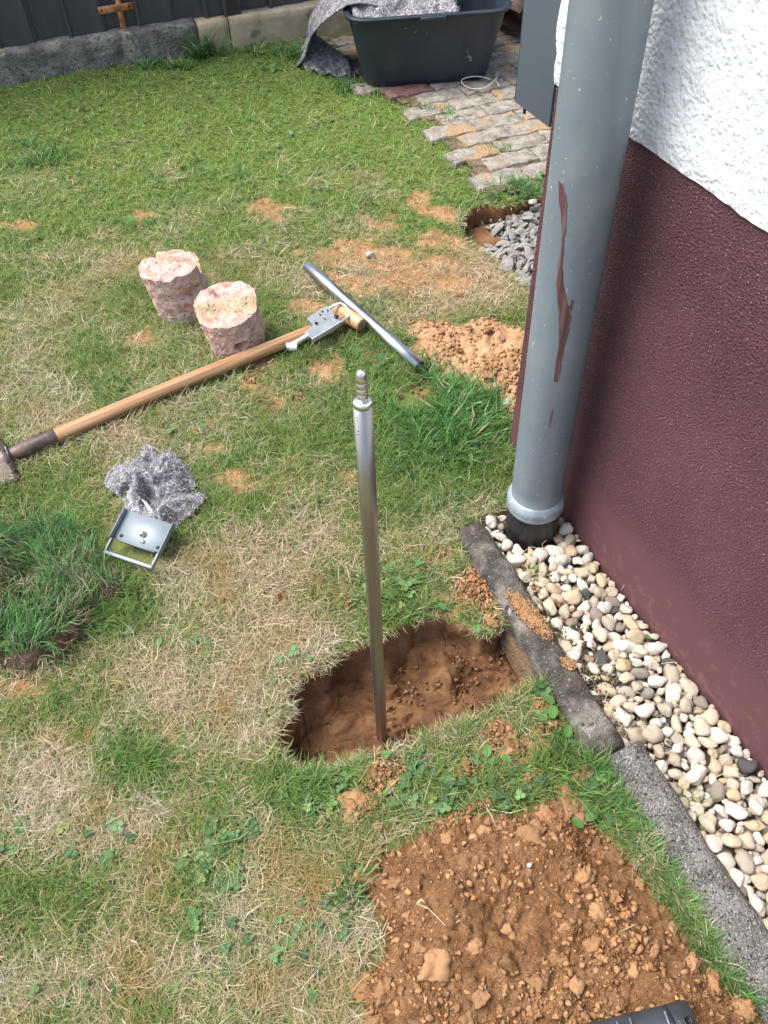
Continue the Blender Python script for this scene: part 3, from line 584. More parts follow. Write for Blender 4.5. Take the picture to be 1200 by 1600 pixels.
# ------------------------------------------------------------------ paved path
M_paver = MAT('paver_concrete', [(.2, (.16, .142, .12)), (.8, (.38, .345, .295))], scale=26, detail=8, rough=.95, per=1, bump=[(90, .8, .003), (300, .8, .002)], spots=[(5.5, .59, .06, (.37, .24, .135)), (220, .60, .04, (.09, .08, .07)), (14, .66, .05, (.10, .11, .05))], spec=.15)
M_paver_red = MAT('red_paver_concrete', [(.3, (.13, .07, .06)), (.7, (.24, .14, .12))], scale=26, detail=8, rough=.95, bump=[(90, .8, .003)], spots=[(300, .66, .04, (.09, .08, .07))], spec=.15)
M_joint = MAT('joint_sand', [(.3, (.07, .05, .03)), (.7, (.20, .14, .09))], scale=30, rough=1, bump=[(150, .8, .004)])
def build_path():
    X, Y = np.meshgrid(np.arange(1.30, 3.25, .03), np.arange(2.20, 4.35, .03), indexing='ij')
    k = ~inpoly(X.ravel(), Y.ravel(), PIT2) ; d, _, _ = segdist(X.ravel(), Y.ravel(), PIT2); K = (k & (d > .05)).reshape(X.shape)
    # bed only right of the lawn edge
    e = np.array(PATH_EDGE); ex = np.interp(Y.ravel(), e[::-1, 1], e[::-1, 0]).reshape(X.shape); K &= X > ex-.05; K &= Y < 3.92-(X-1.42)*.09
    keep = K[:-1, :-1] & K[1:, :-1] & K[1:, 1:] & K[:-1, 1:]
    base = meobj('paved_path', gridmesh('paved_path', X, Y, .0065+.002*fbm(X, Y, f=10), keep), M_joint); tag(base, 'path of wavy grey concrete pavers dusted with orange sand', kind='structure')
    def mk(seed, m=M_paver):
        rr = random.Random(seed); L, Wd = .197, .0955; bm = bmesh.new(); out = []
        wav = lambda t: .0060*(1-abs(((t*2) % 1)*2-1)*2)
        n = 8
        for i in range(n): out.append((-L/2+L*i/n, -Wd/2+wav(i/n)))
        for i in range(4): out.append((L/2+wav(i/4)*.7, -Wd/2+Wd*i/4+(wav(0) if i == 0 else 0)))
        for i in range(n): out.append((L/2-L*i/n, Wd/2+wav(1-i/n)))
        for i in range(4): out.append((-L/2+wav(1-i/4)*.7, Wd/2-Wd*i/4+(wav(0) if i == 0 else 0)))
        out = [(x+rr.gauss(0, .0008), y+rr.gauss(0, .0008)) for x, y in out]
        rings = [[bm.verts.new((x*s, y*(1-(1-s)*2), z+(rr.gauss(0, .0006)))) for x, y in out] for s, z in ((1, -.06), (1, -.006), (.97, .0), (.80, .002))]
        for a, b in zip(rings, rings[1:]):
            for i in range(len(a)): bm.faces.new((a[i], a[(i+1) % len(a)], b[(i+1) % len(a)], b[i]))
        bm.faces.new(rings[-1]); me = bpy.data.meshes.new('paver'); bm.to_mesh(me); bm.free(); me.materials.append(m); return me
    ms = [mk(i) for i in range(6)]; red = mk(9, M_paver_red); rnd = random.Random(3); cnt = 0
    rx, ry = G(565+75, 158)[:2]
    for j in range(19):
        for i in range(10):
            x = 1.42+i*.2+(.1 if j % 2 else 0)+j*.004; y = 2.30+j*.1-(x-1.5)*.05
            xe = np.interp(y, e[::-1, 1], e[::-1, 0])
            if x < xe-.05 or y > 3.86-(x-1.42)*.09: continue
            dd, _, _ = segdist(np.array([x]), np.array([y]), PIT2)
            if inpoly(np.array([x]), np.array([y]), PIT2)[0] or dd[0] < .06: continue
            px, py = P(np.array([x]), np.array([y]), 0.)
            if px[0] > 1010 or py[0] < -40: continue
            o = bpy.data.objects.new('paver', red if math.hypot(x-1.56, y-3.16) < .11 else rnd.choice(ms)); link(o, base)
            o.location = (x, y, .010+rnd.uniform(-.003, .004)); o.rotation_euler = (rnd.gauss(0, .015), rnd.gauss(0, .012), R(-3)+rnd.gauss(0, .015)+(PI if rnd.random() < .5 else 0)); cnt += 1
build_path()
M_rubble = MAT('grey_rubble', [(.2, (.17, .16, .145)), (.8, (.42, .405, .375))], scale=30, rough=.95, per=1, bump=[(90, .7, .003)], spots=[(12, .68, .05, (.45, .30, .19))], spec=.2)
def build_rubble():
    rnd = random.Random(21); pts = []; C2 = []
    bedm = meobj('rubble_fill', (lambda X, Y: gridmesh('rubble_fill', X, Y, -.068+.0*X, (lambda K: K[:-1, :-1] & K[1:, :-1] & K[1:, 1:] & K[:-1, 1:])(inpoly(X.ravel(), Y.ravel(), PIT2).reshape(X.shape))))(*np.meshgrid(np.arange(1.2, 2., .02), np.arange(1.6, 2.5, .02), indexing='ij')), M_pit)
    tag(bedm, 'grey broken rubble filling the second hole near the house corner', kind='structure')
    zf = lambda x, y: -.062+.05*float(smooth(2.20, 1.85, np.array(y)))+.025*float(smooth(1.38, 1.6, np.array(x)))
    ms = []
    for i in range(10):
        rr = random.Random(i); bm, co, F = ico(2, 300+i, .3, (1, rr.uniform(.5, .9), rr.uniform(.3, .6)), f=1.2, cut=6); me = bpy.data.meshes.new('rubble_stone'); bm.to_mesh(me); bm.free(); me.materials.append(M_rubble); ms.append(me)
    x0, x1, y0, y1 = 1.25, 1.75, 1.72, 2.32
    for r0, r1, n, ov in ((.026, .036, 60, .8), (.016, .024, 900, .75), (.010, .015, 6000, .72)):
        for _ in range(n):
            x, y, r = rnd.uniform(x0, x1), rnd.uniform(y0, y1), rnd.uniform(r0, r1)
            xa, ya = np.array([x]), np.array([y])
            if not inpoly(xa, ya, PIT2)[0] or segdist(xa, ya, PIT2)[0][0] < r*.6: continue
            if x < 1.40 and y > 2.11: continue
            if y > 2.24-.25*(x-1.4) and x < 1.46: continue
            px, _ = P(xa, ya, 0.)
            if px[0] > 900: continue
            if all((x-a)**2+(y-b)**2 > ((r+c)*ov)**2 for a, b, c in pts): pts.append((x, y, r))
    pts.sort(key=lambda p: -p[2]); pts = pts[:260]
    for x, y, r in pts:
        o = bpy.data.objects.new('rubble_stone', rnd.choice(ms)); link(o, bedm); o.location = (x, y, zf(x, y)+r*.3); s = r*1.15; o.scale = (s*1.15, s, s); o.rotation_euler = (rnd.gauss(0, .5), rnd.gauss(0, .5), rnd.uniform(0, 6.3))
    C = []
    while len(C) < 2600:
        x, y = rnd.uniform(x0, x1), rnd.uniform(y0, y1)
        if (x < 1.39 and y > 2.13): continue
        C.append((x, y, zf(x, y)-.004+rnd.uniform(-.006, .008)))
    C = np.array(C); k = inpoly(C[:, 0], C[:, 1], PIT2); C = C[k]
    g = (.14+.26*RS.rand(len(C)))[:, None]*np.array([1, .97, .93]); o = scatter('rubble_grit', C, RS.uniform(.004, .011, len(C)), M_clod, g, bedm); o['kind'] = 'stuff'
build_rubble()

# ------------------------------------------------------------------ heap of dug soil, piles, spilled clods
def heap_mesh(name, poly, hgt, step, edge, label, cat, seed, rough=1., dry=.3, dens=9000, smax=.010, nbig=0, kind=None, mat=M_soil):
    p = np.array(poly); xs = np.arange(p[:, 0].min()-.02, p[:, 0].max()+.02, step); ys = np.arange(p[:, 1].min()-.02, p[:, 1].max()+.02, step)
    X, Y = np.meshgrid(xs, ys, indexing='ij'); x, y = X.ravel(), Y.ravel(); i = inpoly(x, y, poly); d, _, _ = segdist(x, y, poly); d = np.where(i, d, -d)
    d = d+fbm(x, y, f=16, o=3, s=seed)*.012
    f = lambda x, y, d: hgt*smooth(-.006, edge, d)*(1+.22*fbm(x, y, f=5, o=3, s=seed+1))+rough*smooth(-.004, .03, d)*(.0085*fbm(x, y, f=16, o=4, s=seed+2, g=.6)+.0085*np.abs(fbm(x, y, f=48, o=4, s=seed+3, g=.65))+.0050*np.clip(fbm(x, y, f=34, o=3, s=seed+8)-.25, 0, 1)*2.2)
    z = f(x, y, d)+gz(x, y)-.008
    K = (d > -.012).reshape(X.shape); keep = K[:-1, :-1] | K[1:, :-1] | K[1:, 1:] | K[:-1, 1:]
    V, q = npj(X, Y, z.reshape(X.shape)); q = q[keep.ravel()]; us = np.unique(q); mp = np.full(len(V), -1); mp[us] = np.arange(len(us)); V = V[us]; q = mp[q]
    o = meobj(name, npmesh(name, V, q.ravel(), np.full(len(q), 4)), mat); tag(o, label, cat, kind=kind)
    n = int(dens*(p[:, 0].max()-p[:, 0].min())*(p[:, 1].max()-p[:, 1].min())*1.0)
    cx = RS.uniform(xs[0], xs[-1], n); cy = RS.uniform(ys[0], ys[-1], n); ii = inpoly(cx, cy, poly); dd, _, _ = segdist(cx, cy, poly); dd = np.where(ii, dd, -dd)+fbm(cx, cy, f=16, o=3, s=seed)*.012
    k = (dd > -.004-.02*RS.rand(n)**3) & (fbm(cx, cy, f=9, o=2, s=seed+7)+RS.rand(n)*1.2 > .1); cx, cy, dd = cx[k], cy[k], dd[k]
    S = .0009+(smax-.0009)*RS.rand(len(cx))**(13+16*(fbm(cx, cy, f=7, o=2, s=seed+11) < .1)); cz = f(cx, cy, dd)+gz(cx, cy)-.008+S*.35
    c2 = scatter('crumbs', np.stack([cx, cy, cz], 1), S, M_clod, soilcols(len(cx), dry), o); c2['kind'] = 'stuff'
    return o, (lambda x, y: float(f(np.array([x]), np.array([y]), (lambda a: np.where(inpoly(np.array([x]), np.array([y]), poly), a, -a))(segdist(np.array([x]), np.array([y]), poly)[0]))[0]+gz(x, y)-.008))
HEAPO, HZ = heap_mesh('soil_heap', HEAP, .062, .0031, .13, 'big heap of orange brown dug soil at the bottom, beside the edging stone', 'soil heap', 31, dens=170000, smax=.0085)
PILEO, PZ = heap_mesh('soil_pile', PILE, .035, .006, .09, 'smaller crumbly pile of pale orange soil between the steel tube and the downpipe', 'soil heap', 57, dry=.85, dens=110000, smax=.010, rough=.85,
    mat=MAT('pale_soil', [(.3, (.32, .19, .10)), (.7, (.46, .29, .165))], scale=30, rough=.95, bump=[(120, .8, .004)], spec=.15))
CLODM = []
for i in range(9):
    bm, co, F = ico(4, 400+i, .42, (1, .82, .6), f=1.8, cut=2); co2 = co*(1+.22*np.abs(fbm(co[:, 0]+i, co[:, 1], co[:, 2], f=4, o=4))-.1*np.clip(fbm(co[:, 0], co[:, 1]+i, co[:, 2], f=9, o=3), 0, 1))[:, None]
    V = co2; me = npmesh('clod', V, F.ravel(), np.full(len(F), 3), np.tile(soilcols(1, .25+.06*i), (len(V), 1))); me.materials.append(M_clod); CLODM.append(me)
def clod(x, y, r, z=None, parent=None, i=None, rz=None):
    o = bpy.data.objects.new('clod', CLODM[i if i is not None else random.randrange(9)]); link(o, parent); o.location = (x, y, (float(gz(x, y)) if z is None else z)+r*.35); o.scale = (r*1.15, r, r*.95); o.rotation_euler = (random.gauss(0, .3), random.gauss(0, .3), random.uniform(0, 6.3) if rz is None else rz); return o
# clods one can pick out on the big heap
for px, py, w in ((682, 1515, 50), (575, 1362, 40), (553, 1440, 36), (565, 1530, 44), (912, 1372, 36), (830, 1300, 60), (600, 1545, 28), (750, 1560, 26), (745, 1480, 30), (1023, 1480, 24), (795, 1455, 30), (860, 1260, 34), (905, 1245, 60), (660, 1480, 26), (620, 1375, 24), (700, 1300, 30), (760, 1290, 26), (935, 1420, 34), (960, 1400, 26),
                  (990, 1520, 26), (1120, 1530, 34), (1090, 1500, 28), (1160, 1580, 40), (870, 1500, 24), (840, 1540, 26), (900, 1545, 24), (640, 1420, 22), (1060, 1440, 26), (580, 1590, 40), (730, 1590, 26), (885, 1450, 20), (790, 1380, 22), (1010, 1370, 20), (980, 1345, 18), (668, 1330, 18), (930, 1480, 30)):
    c = G(px, py, .055); r = w*.5*.00098; clod(c.x, c.y, r, HZ(c.x, c.y)-r*.40, HEAPO)
for px, py, w in ((760, 525, 26), (718, 545, 22), (745, 600, 34), (765, 590, 30), (700, 560, 18), (775, 560, 20), (725, 505, 16), (785, 605, 24), (755, 612, 26), (690, 520, 14), (740, 560, 14), (800, 575, 22)):
    c = G(px, py, .03); r = w*.5*.0011; clod(c.x, c.y, r, PZ(c.x, c.y)-r*.1, PILEO)
# spilled lumps on the grass: small patches made of clods and crumbs, each patch a thing
LUMPS = []
def lumps(px, py, rx, ry, n, rmax, label, seed, nb=6, dry=.35):
    rnd = random.Random(seed); c = G(px, py); sx = abs(G(px+rx, py).x-c.x); sy = abs(G(px, py-ry).y-c.y); LUMPS.append((c.x, c.y, sx, sy))
    t = empty('spilled_soil', (c.x, c.y, float(gz(c.x, c.y))), label, 'soil', group='spilled soil on the grass')
    C = []; 
    for _ in range(n):
        a, q = rnd.uniform(0, 6.3), rnd.random()**.6; C.append((sx*q*math.cos(a)*1.1, sy*q*math.sin(a)*1.1, rnd.uniform(.003, .018)*(1.2-q)+.003))
    o = scatter('crumbs', np.array(C), .0016+.0055*RS.rand(n)**2.5, M_clod, soilcols(n, dry), t); o['kind'] = 'stuff'
    for _ in range(nb):
        a, q = rnd.uniform(0, 6.3), rnd.random()**.7*.75; r = rmax*rnd.uniform(.45, 1); o = clod(sx*q*math.cos(a), sy*q*math.sin(a), r, .004, t)
    return t
for i, a in enumerate((
    (555, 1262, 38, 26, 420, .020, 'rounded mound of orange soil on the grass, left of the clover below the hole', 8), (600, 1215, 50, 30, 420, .011, 'scatter of small orange crumbs below the left part of the near hole rim', 9),
    (780, 1150, 30, 30, 300, .014, 'cluster of broken orange clods just below the right half of the near hole rim', 8), (800, 1175, 24, 14, 160, .014, 'flat orange clods among clover between the hole and the heap', 5),
    (848, 1105, 18, 18, 160, .011, 'small clod cluster by the edging stone at the right end of the hole', 5), (860, 1140, 22, 10, 120, .008, 'thin crumbs in the green grass left of the edging stone', 2), (828, 1218, 22, 12, 120, .009, 'pair of orange lumps in the grass above the big heap', 4),
    (905, 1215, 22, 20, 220, .016, 'orange clods at the top right corner of the big heap', 5), (730, 1208, 26, 22, 160, .010, 'crumbs among the clover leaves in the middle below the hole', 4),
    (740, 925, 36, 38, 900, .012, 'fine orange crumbs on the grass left of the mossy edging stone', 6), (766, 970, 12, 10, 60, .014, 'single big orange clod at the right corner of the hole rim', 2),
    (505, 1288, 10, 10, 40, .010, 'small orange clod left of the grass tuft above the heap', 1), (598, 1300, 12, 9, 50, .008, 'small orange crumbs at the heap\'s upper left edge', 2), (720, 1275, 60, 12, 350, .012, 'ragged line of clods where clover meets the heap', 7),
    (405, 1100, 9, 6, 26, .008, 'lone orange clod on dry grass left of the hole', 1), (437, 937, 14, 12, 70, .007, 'orange crumbs on dry grass left of the steel rod', 2), (490, 972, 8, 7, 26, .007, 'tiny orange crumbs on the grass above the hole', 1),
    (545, 950, 8, 6, 26, .006, 'tiny orange crumbs just left of the steel rod', 1), (575, 562, 34, 12, 70, .006, 'bits of orange soil behind the tip of the steel rod', 3), (650, 625, 50, 28, 110, .006, 'orange flecks in the long green grass below the steel tube', 5), (720, 465, 7, 6, 20, .010, 'reddish clod on the worn lawn above the pale soil pile', 1),
    (465, 625, 12, 10, 50, .007, 'small clod on dry lawn left of the rod tip', 1), (400, 590, 22, 10, 90, .006, 'orange crumbs under the shovel handle', 1), (690, 870, 30, 14, 40, .006, 'few orange crumbs right of the rod in green grass', 1),
    (365, 1302, 10, 6, 22, .007, 'lone clod above the clover patch at the lower left', 1), (35, 1452, 8, 6, 20, .008, 'lone clod near the left edge of the lawn', 1), (550, 1500, 12, 10, 50, .008, 'clods at the left edge of the big heap', 2), (520, 1385, 16, 10, 60, .008, 'small lumps left of the big heap', 2))):
    lumps(*a[:7], 100+i, nb=a[7])
# crumbs on the floor of the hole
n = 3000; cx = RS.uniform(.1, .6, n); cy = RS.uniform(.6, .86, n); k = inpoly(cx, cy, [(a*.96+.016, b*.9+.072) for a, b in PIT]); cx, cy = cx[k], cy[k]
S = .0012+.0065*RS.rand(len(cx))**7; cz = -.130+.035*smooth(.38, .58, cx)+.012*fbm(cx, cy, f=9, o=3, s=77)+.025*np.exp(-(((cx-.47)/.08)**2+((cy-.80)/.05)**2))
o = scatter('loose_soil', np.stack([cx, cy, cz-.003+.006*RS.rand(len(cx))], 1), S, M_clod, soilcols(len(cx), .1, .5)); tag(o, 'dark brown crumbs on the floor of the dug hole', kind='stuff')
# pale stones
M_stone = MAT('pale_stone', [(.3, (.27, .255, .24)), (.7, (.42, .405, .385))], scale=12, rough=.8, per=1, bump=[(60, .4, .003)])
for px, py, w, z, lab, nm in ((732, 622, 26, .02, 'pale grey stone at the lower end of the pale soil pile', 'stone'), (793, 632, 22, .02, 'light pinkish stone beside the house corner in the soil pile', 'stone'), (828, 1352, 9, .066, 'tiny white stone on the big soil heap', 'stone'), (577, 400, 14, .004, 'small pale pebble on the worn lawn behind the steel tube', 'stone'), (832, 318, 13, .0, 'flat light grey stone at the edge of the rubble hole', 'stone'), (716, 905, 8, .004, 'small buff pebble in the grass near the mossy edging stone', 'stone')):
    c = G(px, py, z); r = w*.5*np.interp(py, [300, 600, 1400], [.0026, .0016, .00115]); bm, co, F = ico(2, px, .3, (1, .8, .6), f=1.3, cut=3); bmesh.ops.scale(bm, vec=(r, r, r), verts=bm.verts); tag(obj(nm, bm, M_stone, loc=(c.x, c.y, max(z, 0)+r*.3)), lab, 'stone')

# ------------------------------------------------------------------ steel rod and tube
M_steel = MAT('brushed_steel', [(.3, (.33, .315, .30)), (.7, (.42, .405, .39))], scale=30, rough=.34, metal=1, stretch=(1, 1, .02), rrange=(40, .36, .5))
M_steel_b = MAT('bright_steel', [(.3, (.62, .61, .60)), (.7, (.72, .71, .70))], scale=30, rough=.33, metal=1)
RODX, RODY = .283, .710
def build_rod():
    t = empty('steel_rod', (RODX, RODY, -.16), 'upright stainless steel rod with a grooved tip, standing in the dug hole', 'steel rod')
    bm = bmesh.new(); lathe(bm, [(.0105, 0), (.0112, .02), (.0115, .3), (.0122, .75), (.0124, .966)], 48); obj('shaft', bm, M_steel, t)
    bm = bmesh.new(); lathe(bm, [(.0124, .9662), (.0124, .971), (.0119, .9735), (.0075, .9742)], 48); obj('shoulder', bm, M_steel_b, t)
    bm = bmesh.new(); pr = [(.0072, .9744)]
    for z in (.985, .994, 1.003): pr += [(.0072, z-.001), (.0062, z), (.0062, z+.0012), (.0074, z+.0022)]
    pr += [(.0073, 1.010), (.0068, 1.0145), (.0055, 1.018), (.003, 1.0203), (.0008, 1.021)]
    lathe(bm, pr, 36); obj('tip', bm, M_steel_b, t)
    # tiny stamped marks on the side facing the lawn
    bm = bmesh.new()
    for z, w in ((.953, .0012), (.948, .0008), (.930, .0016), (.924, .0011)):
        a = PI*1.16; bm_m = Matrix.Rotation(a, 4, 'Z'); bx(bm, .01235, .0125, -w, w, z, z+.0012, M=bm_m)
    obj('stamp_mark', bm, M_black, t)
build_rod()
# the collar of dark shade and a loose bolt beside its foot: a small socket in the hole floor
M_tube = MAT('polished_tube', [(.3, (.46, .455, .45)), (.7, (.56, .555, .55))], scale=20, rough=.3, metal=1, rrange=(25, .26, .38))
def build_tube():
    a = G(481, 417, .03); b = G(656, 573, .026); c = (a+b)/2; t = empty('steel_tube', c, 'polished hollow steel tube lying on the lawn behind the shovel grip', 'steel tube')
    bm = bmesh.new(); tube(bm, [a-c, (a*2/3+b/3)-c, (a/3+b*2/3)-c, b-c], .0168, 48, hollow=.90); obj('tube_wall', bm, M_tube, t)
build_tube()

# ------------------------------------------------------------------ spade
M_wood = MAT('ash_wood', [(.25, (.26, .13, .06)), (.5, (.42, .235, .115)), (.75, (.55, .34, .18))], scale=9, detail=8, rough=.5, stretch=(.35, 9, 9), distort=.6, bump=[(20, .2, .002)], spots=[(3, .62, .06, (.24, .13, .065)), (7, .68, .02, (.10, .055, .03))])
M_endgrain = MAT('end_grain', [(.3, (.16, .09, .055)), (.7, (.36, .22, .13))], scale=60, rough=.8, bump=[(90, .5, .002)])
M_iron = MAT('rusty_iron', [(.3, (.075, .055, .048)), (.7, (.16, .12, .105))], scale=25, detail=8, rough=.55, metal=.35, bump=[(60, .4, .002)], spots=[(14, .62, .05, (.22, .12, .08))])
M_blade = MAT('spade_blade', [(.3, (.17, .13, .11)), (.7, (.34, .29, .26))], scale=10, detail=8, rough=.45, metal=.5, stretch=(.3, 4, 1), bump=[(60, .3, .002)])
def frame_from(a, b, roll_up=Vector((0, 0, 1))):
    x = (b-a).normalized(); y = roll_up.cross(x).normalized(); z = x.cross(y); return Matrix((x, y, z)).transposed().to_4x4()
def build_spade():
    S = G(86, 682, .030); E = G(547, 492, .036); ax = (E-S); Lh = ax.length
    t = empty('spade', S, 'old spade with a wooden T handle lying across the lawn', 'spade'); t.rotation_euler = frame_from(S, E).to_euler()
    bm = bmesh.new(); xs = np.linspace(-.02, Lh, 40); pts = [(x, .004*math.sin(x*4), .002*math.sin(x*6)) for x in xs]; rad = [.0195-.0008*math.sin(x*5)-.0016*(x/Lh) for x in xs]; tube(bm, pts, rad, 28); obj('shaft', bm, M_wood, t)
    # grip: cross bar thickened in the middle
    g1 = G(521, 480, .036)-S; g2 = G(566, 508, .036)-S; inv = frame_from(S, E).inverted(); g1 = inv @ g1; g2 = inv @ g2
    bm = bmesh.new(); n = 14; tube(bm, [g1.lerp(g2, k/n) for k in range(n+1)], [.013, .0185]+[.0185+.003*math.sin(PI*k/n) for k in range(2, n-1)]+[.0195, .0185], 28); gr = obj('grip', bm, MAT('pale_wood', [(.3, (.42, .25, .12)), (.7, (.60, .39, .21))], scale=12, rough=.45, stretch=(4, .5, 4), bump=[(30, .2, .001)]), t)
    d = (g2-g1).normalized(); bm = bmesh.new(); tube(bm, [g2+d*.0002, g2+d*.0016], [.0178, .0168], 24); obj('grip_end', bm, M_endgrain, gr)
    bm = bmesh.new(); tube(bm, [(.004, 0, 0), (.002, 0, 0), (-.02, 0, 0), (-.06, 0, 0), (-.10, 0, -.001), (-.125, 0, -.003), (-.14, 0, -.006)], [.0196, .0212, .0214, .0205, .0185, .0165, .012], 28); so = obj('socket', bm, M_iron, t)
    for x in (-.03, -.075):
        bm = bmesh.new(); tube(bm, [(x, .009, .0175), (x, .0095, .0215)], .0035, 10); obj('rivet', bm, M_iron, so)
    # dished blade with turned treads
    bm = bmesh.new(); nx, ny = 18, 14; rows = []
    for i in range(nx):
        u = i/(nx-1); row = []
        for j in range(ny):
            v = j/(ny-1)*2-1; w = .088*(1-.10*u**3); x = -.118-.27*u-.012*(1-v*v)*u; z = .006-.016*abs(v)**2.2*(1-u*.3)-.018*u+.020*math.exp(-(v/.22)**2)*(1-u)**2
            row.append(bm.verts.new((x, v*w, z)))
        rows.append(row)
    for a, b in zip(rows, rows[1:]):
        for j in range(ny-1): bm.faces.new((a[j], a[j+1], b[j+1], b[j]))
    bmesh.ops.solidify(bm, geom=bm.faces[:], thickness=.0028); obj('blade', bm, M_blade, t)
    bm = bmesh.new(); tube(bm, [(-.1185, -.018, .020), (-.1175, 0, .026), (-.1185, .018, .020)], .0022, 8); obj('weld_bead', bm, M_steel_b, t)
build_spade()

# ------------------------------------------------------------------ brackets
M_zinc = MAT('zinc_steel', [(.3, (.50, .54, .56)), (.7, (.62, .66, .68))], scale=20, rough=.5, metal=.4, bump=[(50, .15, .001)], spots=[(50, .70, .05, (.30, .30, .30))])
M_greyplate = MAT('grey_plate', [(.3, (.17, .212, .23)), (.7, (.21, .252, .27))], scale=10, rough=.42, metal=.1, bump=[(60, .12, .001)])
def build_plate():
    bl = Vector((-.119, 1.318, .030)); ux = Vector((.095, -.101, 0)).normalized(); vx = Vector((.037, .059, .022)); vx = (vx-ux*vx.dot(ux)).normalized(); o = bl+ux*.066+vx*.066
    t = empty('grey_bracket', o, 'grey steel carrier bracket with an open loop, half under the felt scrap', 'bracket')
    Mx = Matrix((ux, vx, ux.cross(vx))).transposed(); t.rotation_euler = Mx.to_euler()
    # local: x along the wide side, y away from the loop
    w = .063
    bm = bmesh.new(); bx(bm, -w, w, -.032, .040, 0, .0025, .0006, 1); obj('plate', bm, M_greyplate, t)
    for s in (-1, 1):
        bm = bmesh.new(); bx(bm, s*w-.0013+(.0013*s), s*w+.0013+(.0013*s), -.036, .040, 0, .017, .0006, 1); obj('flange', bm, M_greyplate, t)
    bm = bmesh.new(); bx(bm, -w+.016, w-.016, -.0345, -.0322, -.010, .0025, .0005, 1); obj('lip', bm, M_greyplate, t)
    bm = bmesh.new()
    bx(bm, -w-.0008, -w+.0042, -.066, -.0350, .001, .0125, .0012, 2); bx(bm, w-.0042, w+.0008, -.066, -.0350, .001, .0125, .0012, 2); bx(bm, -w-.001, w+.001, -.0745, -.0655, .0005, .0130, .0025, 3)
    obj('loop_bar', bm, M_greyplate, t)
    for x in (-.046, .050):
        bm = bmesh.new(); tube(bm, [(x, -.022, .0022), (x, -.022, .0030)], .0042, 14); obj('hole', bm, M_black, t)
    bm = bmesh.new(); lathe(bm, [(.008, .003), (.008, .007), (.0055, .0085), (.0055, .014), (.003, .0155)], 6, (.003, -.004, 0)); lathe(bm, [(.0045, .003), (.0045, .007)], 12, (.010, -.020, 0)); obj('bolt', bm, M_steel_b, t)
build_plate()
def build_bracket2():
    a = G(478, 522, .066); b = G(528, 492, .062); t = empty('zinc_bracket', (a+b)/2, 'silvery zinc bracket with a looped end, resting on the spade shaft by its grip', 'bracket'); F = frame_from(a, b); t.rotation_euler = (F.to_3x3() @ Matrix.Rotation(R(12), 3, 'X')).to_euler()
    L = (b-a).length
    # stepped flat plate
    def sheet(out, z=.0022):
        bm = bmesh.new(); f = bm.faces.new([bm.verts.new((x, y, 0)) for x, y in out]); bmesh.ops.solidify(bm, geom=[f], thickness=z); return bm
    h = L/2
    obj('plate', sheet([(-h, -.024), (h-.012, -.024), (h, .042), (-h+.044, .042), (-h+.040, .014), (-h, .006)]), M_zinc, t, False)
    bm = bmesh.new(); bx(bm, -h, h-.012, -.0262, -.0238, -.016, .001, .0004, 1); bx(bm, -h+.046, h, .0415, .044, -.016, .001, .0004, 1); obj('flange', bm, M_zinc, t, False)
    bm = bmesh.new(); tube(bm, [(h-.012, -.024, -.004), (h+.038, -.020, -.004), (h+.046, .018, -.004), (h+.042, .034, -.004), (h-.002, .038, -.004)], .004, 8); obj('loop_bar', bm, M_zinc, t)
    bm = bmesh.new(); tube(bm, [(-h+.004, -.004, -.004), (-h-.03, -.004, -.006), (-h-.055, -.002, -.010)], [.006, .0075, .010], 12); obj('screw_arm', bm, M_zinc, t)
    bm = bmesh.new(); tube(bm, [(-h-.046, -.012, -.009), (-h-.068, .004, -.010), (-h-.066, -.002, -.012)], .011, 10); obj('wing_nut', bm, M_zinc, t)
    for x, y, r in ((-.012, .012, .0050), (.052, -.004, .0075), (.020, .030, .0028), (.035, .036, .0028), (.05, .030, .0025), (.02, .010, .0022)):
        bm = bmesh.new(); tube(bm, [(x, y, .0020), (x, y, .0032)], r, 14); obj('hole', bm, M_black, t)
build_bracket2()

